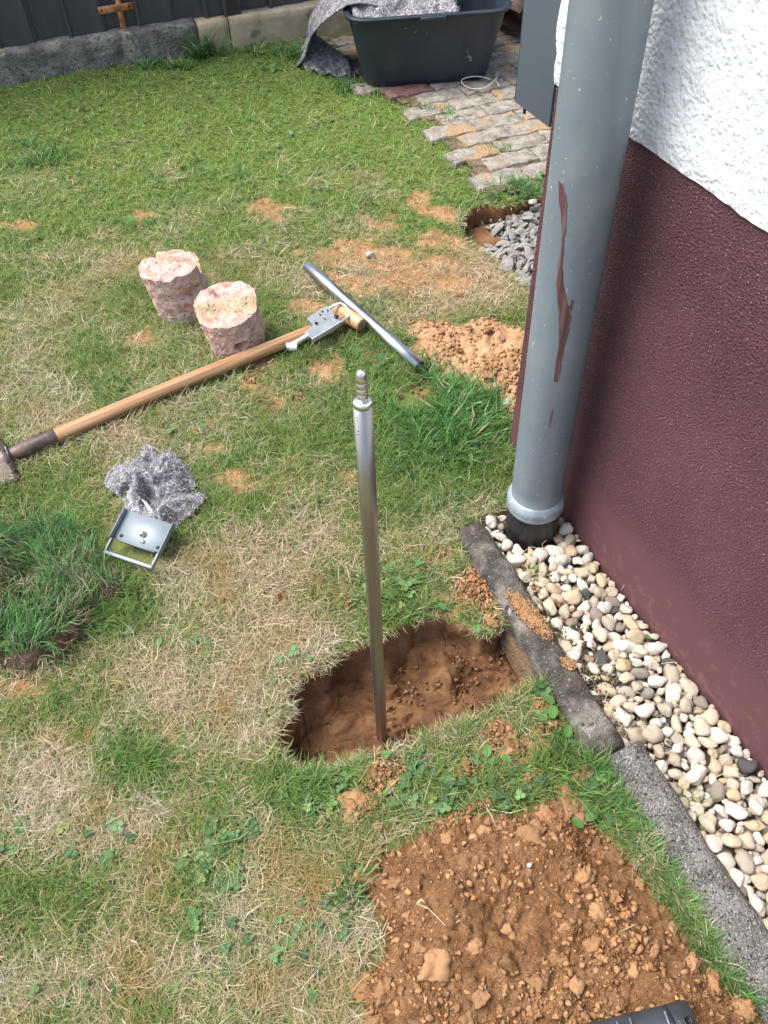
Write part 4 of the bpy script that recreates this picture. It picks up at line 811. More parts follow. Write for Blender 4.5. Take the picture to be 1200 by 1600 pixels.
# ------------------------------------------------------------------ concrete cores
M_core = MAT('pink_concrete', [(.25, (.80, .75, .72)), (.5, (1.05, 1.04, 1.03)), (.75, (1.28, 1.27, 1.26))], scale=38, detail=8, rough=.95, attr='col', bump=[(60, .8, .007), (160, .8, .004)], spots=[(24, .63, .03, (.48, .22, .15)), (85, .645, .03, (.15, .10, .09)), (150, .65, .03, (.20, .15, .13))], spec=.15)
def build_core(px, py, r0, r1, H, label, top, seed, tilt, sidefn=None):
    c = G(px, py, 0); V = []; cols = []; n = 220; ringsz = np.linspace(0, 1, 64); a = np.arange(n)*2*PI/n
    pink = np.array([.56, .40, .345]); yel = np.array([.66, .50, .33])
    rows = []
    for u in ringsz:
        r = r0+(r1-r0)*u+.0012*fbm(np.cos(a)*3, np.sin(a)*3, np.full(n, u*4.), f=1, o=3, s=seed); r = r+.0020*fbm(np.cos(a), np.sin(a), np.full(n, u*1.6), f=6, o=4, s=seed+4)
        if sidefn is not None: r = r-sidefn(a, u)
        hx, hy = r*np.cos(a), r*np.sin(a); zt, cc = top(hx*1., hy*1.); z = u*zt; rows.append((hx, hy, z, np.tile(pink, (n, 1))))
    lx, ly, lz, _ = rows[-1]
    for s in np.linspace(.97, .0, 30):
        hx, hy = lx*s, ly*s; zt, cc = top(hx, hy); zt = zt-.004*smooth(.9, 1., np.full(n, s)); rows.append((hx, hy, zt, cc))
    V = np.concatenate([np.stack(r_[:3], 1) for r_ in rows]); cols = np.concatenate([r_[3] for r_ in rows]); m = len(rows); i = np.arange(n); i2 = (i+1) % n
    q = np.concatenate([np.stack([j*n+i, j*n+i2, (j+1)*n+i2, (j+1)*n+i], 1) for j in range(m-1)])
    o = meobj('concrete_core', npmesh('concrete_core', V, q.ravel(), np.full(len(q), 4), np.clip(cols*1., 0, 1)), M_core, loc=(c.x, c.y, -.004+float(gz(c.x, c.y)))); o.rotation_euler = tilt
    return tag(o, label, 'concrete core', 'drilled concrete cores on the lawn')
PINK = np.array([.48, .345, .30]); YEL = np.array([.48, .37, .24])
def mixc(k): return PINK[None]*(1-k)[:, None]+YEL[None]*k[:, None]
def top_front(x, y):
    # raised rough back, smooth sloping yellow face, lower front ledge
    w = y*.96+x*.28; s = smooth(-.034, .006, w+.002*fbm(x, y, f=40, o=2, s=3)); rough = fbm(x, y, f=45, o=4, s=5)
    hb = .162+.014*np.exp(-(((x+.035)/.022)**2+((y-.045)/.022)**2))-.020*np.exp(-(((x+.005)/.012)**2+((y-.045)/.02)**2)); z = .132*(1-s)+hb*s; k = ((w > -.036) & (w < .004)).astype(float)
    return z+rough*.0040*(1-k)+.0007*rough*k, mixc(k)
def top_back(x, y):
    # rough lump at the left, smooth groove running from back to the right, low lobe behind it
    w = (x*.72+y*.69)-.018; rough = fbm(x, y, f=45, o=4, s=25); g = smooth(-.006, .010, w); hb = .150; z = .168*(1-g)+(.112+1.6*np.clip(w, 0, .030))*g
    z = z+.014*np.exp(-(((x+.045)/.022)**2+((y-.030)/.02)**2)); k = ((w > -.004) & (w < .026)).astype(float); return z+rough*.0042*(1-k)+.0006*rough*k, mixc(k)
def side_front(a, u):
    d = np.angle(np.exp(1j*(a-(-PI/2-.10)))); o = .042*np.exp(-((d/.17)**2+((u-.42)/.085)**2)**1.5); d2 = np.angle(np.exp(1j*(a-(-.2)))); o = o+(-.010)*np.exp(-((d2/.30)**2+((u-.3)/.2)**2)); return o+.003*smooth(.60, .66, u)*0
def side_back(a, u):
    d = np.angle(np.exp(1j*(a-(-PI/2+.35)))); o = .022*np.exp(-((d/.42)**2+((u-.60)/.09)**2)**1.5); d2 = np.angle(np.exp(1j*(a-(.1)))); return o-.012*np.exp(-((d2/.4)**2+((u-.45)/.25)**2))+.006*np.exp(-((d2/.5)**2+((u-.85)/.15)**2))
build_core(289, 486, .074, .088, .16, 'pinkish concrete core farther from the spade, with a rough lump on top', top_back, 2, (R(-3), R(-4), 0), side_back)
build_core(374, 541, .074, .086, .16, 'pinkish concrete core touching the spade shaft, with a smooth yellowish step', top_front, 6, (R(-3), R(-5), 0), side_front)

# ------------------------------------------------------------------ felt
M_felt = MAT('grey_felt', [(.2, (.07, .066, .07)), (.4, (.20, .192, .205)), (.6, (.36, .35, .365)), (.8, (.56, .55, .57))], scale=75, detail=9, rough=1, distort=1.2, bump=[(160, .9, .004), (30, .5, .006)], spots=[(9, .705, .02, (.50, .17, .20)), (22, .58, .08, (.15, .145, .155)), (170, .60, .04, (.06, .06, .065))], spec=.1)
def fuzz(name, V, Nn, n, parent, lmin=.004, lmax=.014, w=.0005, flatness=.6):
    i = RS.randint(0, len(V), n); p = V[i]+RS.randn(n, 3)*.0015; d = Nn[i]*(1-flatness)+RS.randn(n, 3)*flatness*.7; d /= np.linalg.norm(d, axis=1)[:, None]; L = RS.uniform(lmin, lmax, n)[:, None]
    s = np.cross(d, RS.randn(n, 3)); s /= np.linalg.norm(s, axis=1)[:, None]; bend = RS.randn(n, 3)*.25*L
    v = np.stack([p-s*w, p+s*w, p+d*L*.5+bend+s*w, p+d*L*.5+bend-s*w, p+d*L+bend*.5], 1).reshape(-1, 3); b = np.arange(n)[:, None]*5
    loops = np.concatenate([b+np.array([0, 1, 2, 3]), b+np.array([3, 2, 4])], 1).ravel(); sizes = np.tile([4, 3], n)
    c = np.repeat(((.25+.5*RS.rand(n))[:, None]*np.array([1, .98, 1.02])), 5, 0); o = meobj(name, npmesh(name, v, loops, sizes, c), M_fibre, parent, False); o['kind'] = 'stuff'; return o
def build_scrap():
    out = [(163, 757), (168, 738), (186, 728), (205, 724), (220, 712), (222, 699), (234, 694), (240, 706), (252, 712), (262, 705), (276, 710), (287, 728), (302, 744), (306, 762), (300, 768), (322, 774), (316, 788), (296, 806), (280, 820), (268, 836), (254, 842), (235, 832), (215, 822), (200, 826), (183, 817), (195, 797), (192, 778), (176, 770)]
    W_ = [G(*p, .02) for p in out]; c = Vector((sum(p.x for p in W_)/len(W_), sum(p.y for p in W_)/len(W_), 0)); poly = [(p.x-c.x, p.y-c.y) for p in W_]
    st = .0028; xs = np.arange(-.15, .15, st); ys = np.arange(-.2, .2, st); X, Y = np.meshgrid(xs, ys, indexing='ij'); x, y = X.ravel(), Y.ravel(); ii = inpoly(x, y, poly); d, qx, qy = segdist(x, y, poly)
    near = ~ii & (d < st*.9); x = np.where(near, qx, x); y = np.where(near, qy, y); d = np.where(ii, d, 0)
    wx = x+.02*fbm(x, y, f=9, o=2, s=31); wy = y+.02*fbm(x, y, f=9, o=2, s=32)
    rid = 1-np.abs(noise(wx*12, wy*12, s=4))*1.0; rid2 = 1-np.abs(noise(wx*26+3, wy*24, s=6)); z = .014+.050*smooth(0, .045, d)*(.30+.70*rid**2)+.008*rid2**2*smooth(0, .02, d)+.002*fbm(x, y, f=70, o=3, s=7)
    L = lambda px, py: (G(px, py, .03)-c)
    def pit_(px, py, rx, ry, ang, dep):
        q = L(px, py); ca, sa = math.cos(ang), math.sin(ang); u = (x-q.x)*ca+(y-q.y)*sa; v = -(x-q.x)*sa+(y-q.y)*ca; return dep*np.exp(-((u/rx)**2+(v/ry)**2)**1.6)
    a = L(228, 752); b = L(246, 812); an = math.atan2(b.y-a.y, b.x-a.x)
    z = z-pit_(234, 778, .046, .014, an, .075)-pit_(199, 766, .016, .010, .1, .06)-pit_(296, 766, .012, .006, .4, .03)-pit_(262, 742, .03, .005, .5, .014)
    z = z+pit_(222, 760, .05, .012, an+.2, .014)+pit_(262, 760, .03, .01, .2, .014)+pit_(275, 735, .03, .014, .7, .012)+pit_(208, 735, .03, .02, .6, .012); ang = np.arctan2(y-L(234, 778).y, x-L(234, 778).x); z = z+.007*np.sin(ang*9+6*noise(x*14, y*14, s=2))*smooth(.012, .04, d); z = np.maximum(z, .003)
    K = (ii | near).reshape(X.shape); keep = K[:-1, :-1] & K[1:, :-1] & K[1:, 1:] & K[:-1, 1:]; V, q = npj(x.reshape(X.shape), y.reshape(X.shape), z.reshape(X.shape)); q = q[keep.ravel()]; us = np.unique(q); mp = np.full(len(V), -1); mp[us] = np.arange(len(us)); V = V[us]; q = mp[q]
    bm = bmesh.new(); me = npmesh('t', V, q.ravel(), np.full(len(q), 4)); bm.from_mesh(me)
    t = empty('felt_scrap', (c.x, c.y, float(gz(c.x, c.y))+.006), 'crumpled scrap of grey felt lying partly over the grey bracket', 'felt scrap')
    bmesh.ops.solidify(bm, geom=bm.faces[:], thickness=.004); obj('felt', bm, M_felt, t); Nn = np.tile([0, 0, 1.], (len(V), 1)); q_ = L(234, 778); q3 = L(199, 766); keepv = (np.hypot(V[:, 0]-q_.x, V[:, 1]-q_.y) > .028) & (np.hypot(V[:, 0]-q3.x, V[:, 1]-q3.y) > .014); fuzz('fibres', V[keepv], Nn[keepv], 3200, t)
    # a bundle of loose pale threads
    bm = bmesh.new(); rnd = random.Random(2)
    for k in range(7):
        p = L(222+k*1.5, 785+k); q2 = L(252+k*1.2, 832+k*.5); zz = .034; tube(bm, [(p.x, p.y, zz+.004), ((p.x+q2.x)/2+rnd.uniform(-.004, .004), (p.y+q2.y)/2, zz+.007), (q2.x, q2.y, zz-.004)], .0006, 5)
    obj('thread', bm, MAT('pale_thread', [(.3, (.62, .60, .62)), (.7, (.75, .73, .75))], rough=.9), t)
build_scrap()

# ------------------------------------------------------------------ mortar tub
M_tub = MAT('black_tub_plastic', [(.3, (.018, .027, .040)), (.7, (.028, .040, .056))], scale=4, rough=.42, rrange=(7, .34, .55), bump=[(6, .1, .003)], spots=[(60, .74, .02, (.08, .085, .09)), (9, .70, .1, (.045, .048, .052))])
def rrect(w, d, r, n=7):
    o = []
    for cx, cy, a0 in ((w-r, d-r, 0), (-w+r, d-r, PI/2), (-w+r, -d+r, PI), (w-r, -d+r, 1.5*PI)):
        for k in range(n+1): a = a0+PI/2*k/n; o.append((cx+r*math.cos(a), cy+r*math.sin(a)))
    return o
TUBC = Vector((1.705, 3.365, 0)); TUBR = R(-18)
def build_tub():
    t = empty('mortar_tub', TUBC+Vector((0, 0, .010)), 'black plastic mortar tub standing where lawn and pavers meet', 'tub', TUBR)
    bm = bmesh.new(); H = .285
    def loop(w, d, r, z): return [bm.verts.new((x, y, z)) for x, y in rrect(w, d, r)]
    secs = [(.235, .150, .05, .0), (.258, .170, .07, .006), (.266, .176, .075, .03), (.285, .192, .078, .12), (.305, .210, .08, .22), (.313, .218, .08, .262), (.316, .220, .08, H-.014), (.330, .234, .085, H-.013), (.334, .238, .088, H-.004), (.330, .234, .086, H), (.312, .217, .078, H), (.308, .213, .076, H-.004), (.298, .204, .075, .2), (.278, .186, .072, .1), (.258, .170, .07, .012), (.235, .150, .06, .006)]
    L = [loop(*s) for s in secs]
    for a, b in zip(L, L[1:]):
        for k in range(len(a)): bm.faces.new((a[k], a[(k+1) % len(a)], b[(k+1) % len(b)], b[k]))
    bm.faces.new(L[0][::-1]); bm.faces.new(L[-1]); obj('body', bm, M_tub, t)
    bm = bmesh.new(); bx(bm, -.045, .055, -.248, -.232, H-.020, H-.003, .004, 2); obj('rim_grip', bm, M_tub, t)
build_tub()
def tubl(x, y, z): 
    v = Matrix.Rotation(TUBR, 3, 'Z') @ Vector((x, y, z)); return v+TUBC+Vector((0, 0, .01))
def build_sheet():
    t = empty('felt_sheet', TUBC+Vector((-.2, 0, .01)), 'large grey felt sheet bundled in the black tub and hanging over its left side', 'felt sheet'); o0 = t.location.copy()
    # bundle: crumpled heap filling the tub
    X, Y = np.meshgrid(np.arange(-.300, .175, .006), np.arange(-.205, .206, .006), indexing='ij'); wx = X+.03*fbm(X, Y, f=6, o=2, s=3); wy = Y+.03*fbm(X, Y, f=6, o=2, s=5)
    Z = .225+.055*(1-np.abs(noise(wx*9, wy*11, s=8)))+.018*(1-np.abs(noise(wx*21, wy*18, s=9)))+.004*fbm(X, Y, f=60, o=3)-.16*smooth(.10, .175, X)-.03*smooth(.17, .206, np.abs(Y))
    Z = Z+.05*smooth(-.18, .2, Y)
    Rm = np.array([[math.cos(TUBR), -math.sin(TUBR)], [math.sin(TUBR), math.cos(TUBR)]]); XY = np.stack([X.ravel(), Y.ravel()], 1)@Rm.T; V, q = npj((XY[:, 0]+TUBC.x-o0.x).reshape(X.shape), (XY[:, 1]+TUBC.y-o0.y).reshape(X.shape), Z)
    meobj('bundle', npmesh('bundle', V, q.ravel(), np.full(len(q), 4)), M_felt, t); nn = np.tile([0, 0, 1.], (len(V), 1)); fuzz('fibres', V, nn, 2500, t, .006, .02, .0008)
    # hanging part: from inside the tub over the rim down to the lawn, flaring outwards
    def surf(u, v):
        rim = tubl(-.335, -.130+.30*u, .300); inn = tubl(-.16, -.12+.30*u, .282)
        b0, b1, b2, b3 = Vector((1.252, 3.640, .004)), Vector((1.26, 3.70, .004)), Vector((1.31, 3.78, .004)), Vector((1.38, 3.86, .004)); k = u*3
        bot = b0.lerp(b1, min(k, 1)) if k < 1 else (b1.lerp(b2, k-1) if k < 2 else b2.lerp(b3, k-2))
        if v < .25: s = v/.25; p = inn.lerp(rim+Vector((0, 0, .006)), s); p.z += .012*math.sin(PI*s); return p
        s = (v-.25)/.75; p = rim.lerp(bot, s); nrm = Vector((-.951, .309, 0)); p += nrm*(.055*math.sin(PI*min(1, s*1.25))*(1-.55*s)+.020*math.sin(u*9+1)*s); return p
    nu, nv = 26, 44; A = np.array([[surf(i/(nu-1), j/(nv-1)) for j in range(nv)] for i in range(nu)]); n3 = fbm(A[..., 0], A[..., 1], A[..., 2], f=18, o=3, s=4)*.005; A[..., 0] += n3; A[..., 1] += n3
    V1, q1 = npj(A[..., 0]-o0.x, A[..., 1]-o0.y, A[..., 2]-o0.z)
    # foot: the lower fold lying on the grass back towards the tub
    def foot(u, v):
        a = Vector((1.246, 3.648, .003)).lerp(Vector((1.405, 3.430, .003)), u); b = Vector((1.345, 3.72, .10)).lerp(Vector((1.435, 3.53, .035)), u); p = a.lerp(b, v); p.z += .010*math.sin(PI*v)*(1+.4*math.sin(u*8))+.010*math.sin(u*22)*(1-v)+.006; p += Vector((-.02, -.015, 0))*math.sin(u*PI)*(1-v)+Vector((.004, .003, 0))*math.sin(u*26)*(1-v); return p
    B = np.array([[foot(i/29, j/19) for j in range(20)] for i in range(30)]); V2, q2 = npj(B[..., 0]-o0.x, B[..., 1]-o0.y, B[..., 2]-o0.z)
    V = np.concatenate([V1, V2]); q = np.concatenate([q1, q2+len(V1)]); me = npmesh('hanging_part', V, q.ravel(), np.full(len(q), 4)); bm = bmesh.new(); bm.from_mesh(me); bmesh.ops.solidify(bm, geom=bm.faces[:], thickness=.005); obj('hanging_part', bm, M_felt, t)
build_sheet()
# wire loop on the pavers
M_cable = MAT('pale_wire', [(.3, (.45, .42, .36)), (.7, (.60, .56, .50))], rough=.5)
def wire():
    pts = [(766, 124), (752, 120), (735, 120), (723, 124), (722, 130), (732, 137), (745, 139), (758, 137), (768, 130), (776, 122), (776, 112), (775, 124), (781, 136)]
    P_ = [G(a, b, .028+.006*math.sin(i)) for i, (a, b) in enumerate(pts)]; c = P_[0].copy(); Q = []
    for i in range(len(P_)-1):
        p0, p1, p2, p3 = P_[max(i-1, 0)], P_[i], P_[i+1], P_[min(i+2, len(P_)-1)]
        for s in np.linspace(0, 1, 7)[:-1]: Q.append(.5*((2*p1)+(p2-p0)*s+(2*p0-5*p1+4*p2-p3)*s*s+(3*p1-p0-3*p2+p3)*s**3)-c)
    bm = bmesh.new(); tube(bm, Q, .0024, 8); tag(obj('wire', bm, M_cable, loc=c), 'thin pale wire curled on the pavers in front of the black tub', 'wire')
wire()
# roof tiles stacked behind the tub
M_tile = MAT('brown_roof_tile', [(.3, (.10, .065, .055)), (.7, (.22, .15, .13))], scale=14, rough=.85, bump=[(60, .5, .003)], spots=[(10, .64, .06, (.25, .23, .20))])
def tiles():
    for k, (px, py, z, rz, lab) in enumerate(((806, 66, .02, .25, 'dark brown curved roof tile lying lowest beside the black tub'), (812, 48, .07, .1, 'curved roof tile in the middle of the stack beside the black tub'), (806, 34, .12, .35, 'topmost dusty roof tile of the stack beside the black tub'))):
        c = G(px, py, z); bm = bmesh.new(); n = 20; rows = []
        for i in range(n+1):
            x = i/n*.26; zz = .028*math.sin(x/.26*PI*2); rows.append([bm.verts.new((x, y, zz+y*.06)) for y in (0, .12, .24, .36)])
        for a, b in zip(rows, rows[1:]):
            for j in range(3): bm.faces.new((a[j], a[j+1], b[j+1], b[j]))
        bmesh.ops.solidify(bm, geom=bm.faces[:], thickness=.014); o = obj('roof_tile', bm, M_tile, loc=(c.x+.015, c.y, z+.03)); o.rotation_euler = (R(4), R(-3), rz); tag(o, lab, 'roof tile', 'stacked roof tiles')
tiles()
# cordless tool at the bottom edge
M_tool = MAT('blue_grey_plastic', [(.3, (.028, .034, .043)), (.7, (.045, .052, .064))], scale=30, rough=.45, bump=[(300, .3, .001)], spots=[(90, .73, .03, (.30, .20, .12))])
M_toolg = MAT('tool_seam', [(.3, (.16, .18, .20)), (.7, (.20, .22, .24))], scale=30, rough=.4)
def tool():
    a = G(905, 1600, .115); b = G(1070, 1560, .125); ax = b-a; L = ax.length; t = empty('cordless_tool', a, 'dark blue grey plastic power tool body on the soil heap at the bottom edge', 'power tool'); t.rotation_euler = (frame_from(a, b).to_3x3()).to_euler()
    # local x along the body towards its butt end, y away from the camera's feet, body extends to -y
    def sec(x, r, ry=None, rz=.040, bm=None):
        ry = ry or r; return [bm.verts.new((x, -ry+ry*math.cos(a_)*1.0+.0, rz*.9*math.sin(a_)-.012)) for a_ in np.linspace(0, 2*PI, 40, endpoint=False)]
    bm = bmesh.new(); S = [sec(x, .04*k, .042*k+g, .040*k, bm) for x, k, g in ((-.13, .9, 0), (-.05, .97, 0), (0, 1, 0), (.05, 1.02, 0), (L*.62, 1.05, 0), (L*.72, 1.12, 0), (L*.76, 1.2, 0), (L*.80, 1.2, 0))]
    for p, q in zip(S, S[1:]):
        for k in range(40): bm.faces.new((p[k], p[(k+1) % 40], q[(k+1) % 40], q[k]))
    bm.faces.new(S[0]); bm.faces.new(S[-1]); obj('housing', bm, M_tool, t)
    bm = bmesh.new(); S = [sec(x, 0, .042*k, .040*k, bm) for x, k in ((L*.801, 1.17), (L*.81, 1.24), (L*.87, 1.24), (L*.93, 1.18), (L*.98, 1.03), (L*1.0, .85))]
    for p, q in zip(S, S[1:]):
        for k in range(40): bm.faces.new((p[k], p[(k+1) % 40], q[(k+1) % 40], q[k]))
    bm.faces.new(S[0]); bm.faces.new(S[-1]); cap = obj('end_cap', bm, M_tool, t)
    bm = bmesh.new(); tube(bm, [(L*.90, -.030, .031), (L*.903, -.030, .0352)], [.0062, .0062], 16, hollow=.7); obj('screw_boss', bm, M_black, cap)
    bm = bmesh.new()
    for x in (L*.30, L*.42): bx(bm, x, x+.0016, -.062, -.010, .0225, .0262)
    bx(bm, L*.50, L*.74, -.040, -.038, .0262, .0290); bx(bm, L*.735, L*.75, -.040, -.012, .0255, .0285); obj('seam', bm, M_toolg, t)
    bm = bmesh.new(); bx(bm, -.02, .05, -.055, -.030, .024, .0275, .002, 2); bx(bm, L*.2, L*.27, -.05, -.03, .025, .0280, .002, 2); obj('rubber_pad', bm, M_black, t)
tool()

# ------------------------------------------------------------------ grass
def blades(name, x, y, z, L, Wd, az, l0, l1, C, mat, K=2, parent=None, twist=.5, ctip=None):
    """one mesh of bent tapering blades; l0/l1 lean from the vertical at root and tip"""
    n = len(x); p = np.stack([x, y, z], 1); dx, dy = np.cos(az), np.sin(az); tw = az+PI/2+RS.randn(n)*twist; sx = np.stack([np.cos(tw), np.sin(tw), RS.randn(n)*.25], 1)
    wk = {2: (1., .85), 3: (1., 1., .7)}[K]; rows = []; pos = p.copy(); az2 = az+RS.randn(n)*.0
    curl = RS.randn(n)*.35
    for k in range(K):
        rows += [pos-sx*(Wd*wk[k]*.5)[:, None], pos+sx*(Wd*wk[k]*.5)[:, None]]
        th = l0+(l1-l0)*(k+.5)/K; a = az+curl*k; pos = pos+(L/K)[:, None]*np.stack([np.sin(th)*np.cos(a), np.sin(th)*np.sin(a), np.cos(th)], 1); pos[:, 2] = np.maximum(pos[:, 2], z+.0015)
    rows.append(pos); V = np.stack(rows, 1).reshape(-1, 3); nv = 2*K+1; b = np.arange(n)[:, None]*nv
    pat = []; sz = []
    for k in range(K-1): pat += [2*k, 2*k+1, 2*k+3, 2*k+2]; sz.append(4)
    pat += [2*K-2, 2*K-1, 2*K]; sz.append(3); loops = (b+np.array(pat)).ravel(); sizes = np.tile(sz, n)
    cc = np.repeat(C[:, None], nv, 1)
    if ctip is not None:
        w = np.array([0]*2+[.35]*2+([.7]*2 if K == 3 else [])+[1.])[:nv]; cc = cc*(1-w)[None, :, None]+ctip[:, None]*w[None, :, None]
    me = npmesh(name, V, loops, sizes, np.clip(cc, 0, 1).reshape(-1, 3)); return meobj(name, me, mat, parent, False)
def allowed(x, y, px, py):
    k = ~((x > KL(y)-.004) & (y < 1.04)); k &= ~((x > WALLX-.01) & (y < CY+.02))
    for poly, e in ((PIT, 0), (PIT2, 0)): k &= ~inpoly(x, y, poly)
    dq, _, _ = segdist(x, y, PIT); k &= dq > .005
    dh, _, _ = segdist(x, y, HEAP); k &= ~(inpoly(x, y, HEAP) & (dh > .012))
    dp, _, _ = segdist(x, y, PILE); k &= ~(inpoly(x, y, PILE) & (dp > .02))
    e = np.array(PATH_EDGE); ex = np.interp(y, e[::-1, 1], e[::-1, 0]); onpath = (x > ex+.02*noise(x*9, y*9)) & (y > 2.26); k &= ~onpath
    k &= (y-WO.y) < math.tan(WR)*(x-WO.x)-.002
    q = np.hypot(x-PB.x, y-PB.y) > .062; return k & q
OBST = []
def sample(n, seed, topw=1.0):
    rs = np.random.RandomState(seed); px = rs.uniform(-170, 1330, n*2); py = rs.uniform(-40, 1740, n*2); w = np.interp(py, [0, 300, 1000, 1700], [1*topw, 1*topw, .75, .5]); k = rs.rand(n*2) < w; px, py = px[k][:n], py[k][:n]
    x, y, _ = Gv(px, py); kk = allowed(x, y, px, py) & (y < 4.2) & (x < 3); return px[kk], py[kk], x[kk], y[kk]
GREENS = np.array([(.105, .245, .035), (.14, .285, .042), (.078, .19, .038), (.18, .305, .055), (.235, .32, .085), (.065, .18, .05), (.28, .33, .10)])
STRAWS = np.array([(.46, .375, .25), (.38, .31, .19), (.55, .46, .33), (.30, .24, .145), (.42, .37, .22), (.58, .51, .40)])
def pick(P_, n, rs, j=.18): return P_[rs.randint(0, len(P_), n)]*(1+j*rs.randn(n))[:, None]
def near_foot(x, y): return (np.abs(x-.27) < .05) & (y < .640) & (y > .60)
def keep_off(x, y):
    """no upright grass where something lies flat on the lawn"""
    k = np.ones(len(x), bool)
    for a, b, r in ((G(80, 684, .03), G(556, 498, .03), .017), (G(481, 417, .02), G(656, 573, .02), .013)):
        d, _, _ = segdist(x, y, [tuple(a[:2]), tuple(b[:2])], closed=False); k &= d > r
    for (cx, cy, r) in ((G(289, 486).x, G(289, 486).y, .076), (G(374, 541).x, G(374, 541).y, .076)): k &= np.hypot(x-cx, y-cy) > r
    q = [tuple(G(*p)[:2]) for p in ((168, 815), (262, 830), (256, 895), (246, 905), (160, 875))]; k &= ~inpoly(x, y, q)
    q = [tuple(G(*p)[:2]) for p in ((0, 700), (20, 715), (18, 740), (-130, 800), (-160, 740))]; k &= ~inpoly(x, y, q)
    q = [tuple(G(*p, .01)[:2]) for p in ((185, 745), (235, 715), (295, 750), (300, 790), (250, 830), (205, 800))]; k &= ~inpoly(x, y, q)
    for lx, ly, sx, sy in LUMPS: k &= ((x-lx)/(sx*.85))**2+((y-ly)/(sy*.85))**2+.35*noise(x*60, y*60) > 1
    c, s = math.cos(TUBR), math.sin(TUBR); dx, dy = x-TUBC.x, y-TUBC.y; u, v = dx*c+dy*s, -dx*s+dy*c; k &= ~((np.abs(u) < .26) & (np.abs(v) < .17)); return k
def far_w(px, py, x, y): return np.sqrt(x*x+y*y+CAM_H**2)/FPX     # metres per photograph pixel, for thinning far blades
def grass_all():
    rs = np.random.RandomState(4)
    # upright and leaning green
    px, py, x, y = sample(330000, 1, 1.0); g = green_at(px, py, x, y); b = bare_at(px, py, x, y); k = (rs.rand(len(x)) < (.20+.95*g)*(1-.84*b)) & keep_off(x, y); px, py, x, y, g = px[k], py[k], x[k], y[k], g[k]; n = len(x); z = gz(x, y)
    tuft = fbm(x, y, f=34, o=2, s=71); long_ = np.zeros(n)
    for a, c, rx, ry, amp in ((700, 665, 110, 75, 1.), (110, 930, 110, 80, .7), (920, 1250, 70, 120, .55), (1110, 1480, 80, 120, .7), (320, 85, 45, 22, 1.2), (600, 590, 60, 50, .4), (215, 1200, 60, 40, .3), (570, 1370, 40, 60, .5), (640, 930, 60, 40, .3), (90, 230, 60, 40, .3), (420, 120, 80, 40, .25), (810, 305, 60, 20, .6), (480, 1230, 50, 60, .4)):
        long_ = np.maximum(long_, amp*np.exp(-(((px-a)/rx)**2+((py-c)/ry)**2)))
    L = (.022+.020*g+.014*np.clip(tuft, 0, 1)+.028*long_)*rs.uniform(.6, 1.35, n)*np.where(near_foot(x, y), .4, 1); L = L*(1-.28*smooth(500, 200, py)); pix = far_w(px, py, x, y); Wd = np.maximum(.0013+.0010*rs.rand(n)+.0020*long_*rs.rand(n), pix*.85)*rs.uniform(.8, 1.2, n)
    cell = np.floor(x*40)*.37+np.floor(y*40)*.73; az = 2*PI*_h(np.floor(x*40+fbm(x, y, f=50, o=1)), np.floor(y*40), np.zeros(n), 3)+rs.randn(n)*1.1
    l0 = np.abs(rs.randn(n)*.4)+.15+.25*(1-g)+.35*smooth(500, 200, py); l1 = l0+rs.uniform(.5, 1.5, n); C = pick(GREENS, n, rs); yl = np.clip((.55-g)*1.3+.25*rs.randn(n), 0, .8)[:, None]; C = C*(1-yl*.6)+np.array([.30, .30, .105])*yl*.6
    far = smooth(420, 150, py)[:, None]; C = C*(1-far)+C*np.array([1.10, 1.18, .90])*far; lush = np.clip(long_, 0, 1)[:, None]; C = C*(1-lush*.65)+pick(np.array([(.055, .165, .042), (.080, .215, .055), (.13, .29, .09)]), n, rs)*lush*.65
    tipc = C*.7+np.array([.34, .32, .14])*.3*(1-lush)+C*.3*lush
    o = blades('grass', x, y, z, L, Wd, az, l0, l1, C, M_grass, 2, ctip=tipc); tag(o, 'short patchy green lawn grass', 'grass', kind='stuff'); N1 = n
    # dry thatch lying every way
    px, py, x, y = sample(440000, 2, .8); g = green_at(px, py, x, y); b = bare_at(px, py, x, y); k = (rs.rand(len(x)) < np.clip(1.15-g*1.05, .06, 1)*(1-.62*b)) & keep_off(x, y); px, py, x, y, g = px[k], py[k], x[k], y[k], g[k]; n = len(x); z = gz(x, y)+rs.uniform(.001, .016, n)
    pix = far_w(px, py, x, y); L = rs.uniform(.014, .050, n)*(1+.6*(rs.rand(n) < .08)); Wd = np.maximum(.0008+.0007*rs.rand(n), pix*.62); az = rs.uniform(0, 2*PI, n); l0 = rs.uniform(.75, 1.5, n); l1 = l0+rs.uniform(-.1, .8, n); C = pick(STRAWS, n, rs)
    gm = (rs.rand(n) < .25+.45*g)[:, None]; hue = fbm(x, y, f=11, o=3, s=97)[:, None]; C = C*np.where(hue > 0, 1+hue*np.array([.02, .0, .08]), 1-np.abs(hue)*np.array([.25, .38, .6])); C = np.where(gm, C*.40+np.array([.17, .22, .055])*.6, C); dk = smooth(.012, .0, z-gz(x, y))[:, None]*0; pk = (fbm(x, y, f=4, o=2, s=91) > .25)[:, None]; C = np.where(pk, C*np.array([1.04, .96, .94]), C)
    o = blades('dry_thatch', x, y, z, L, Wd, az, l0, l1, C, M_straw, 2); tag(o, 'dry straw coloured dead grass matted in the lawn', 'dead grass', kind='stuff')
    print('blades', N1, n)
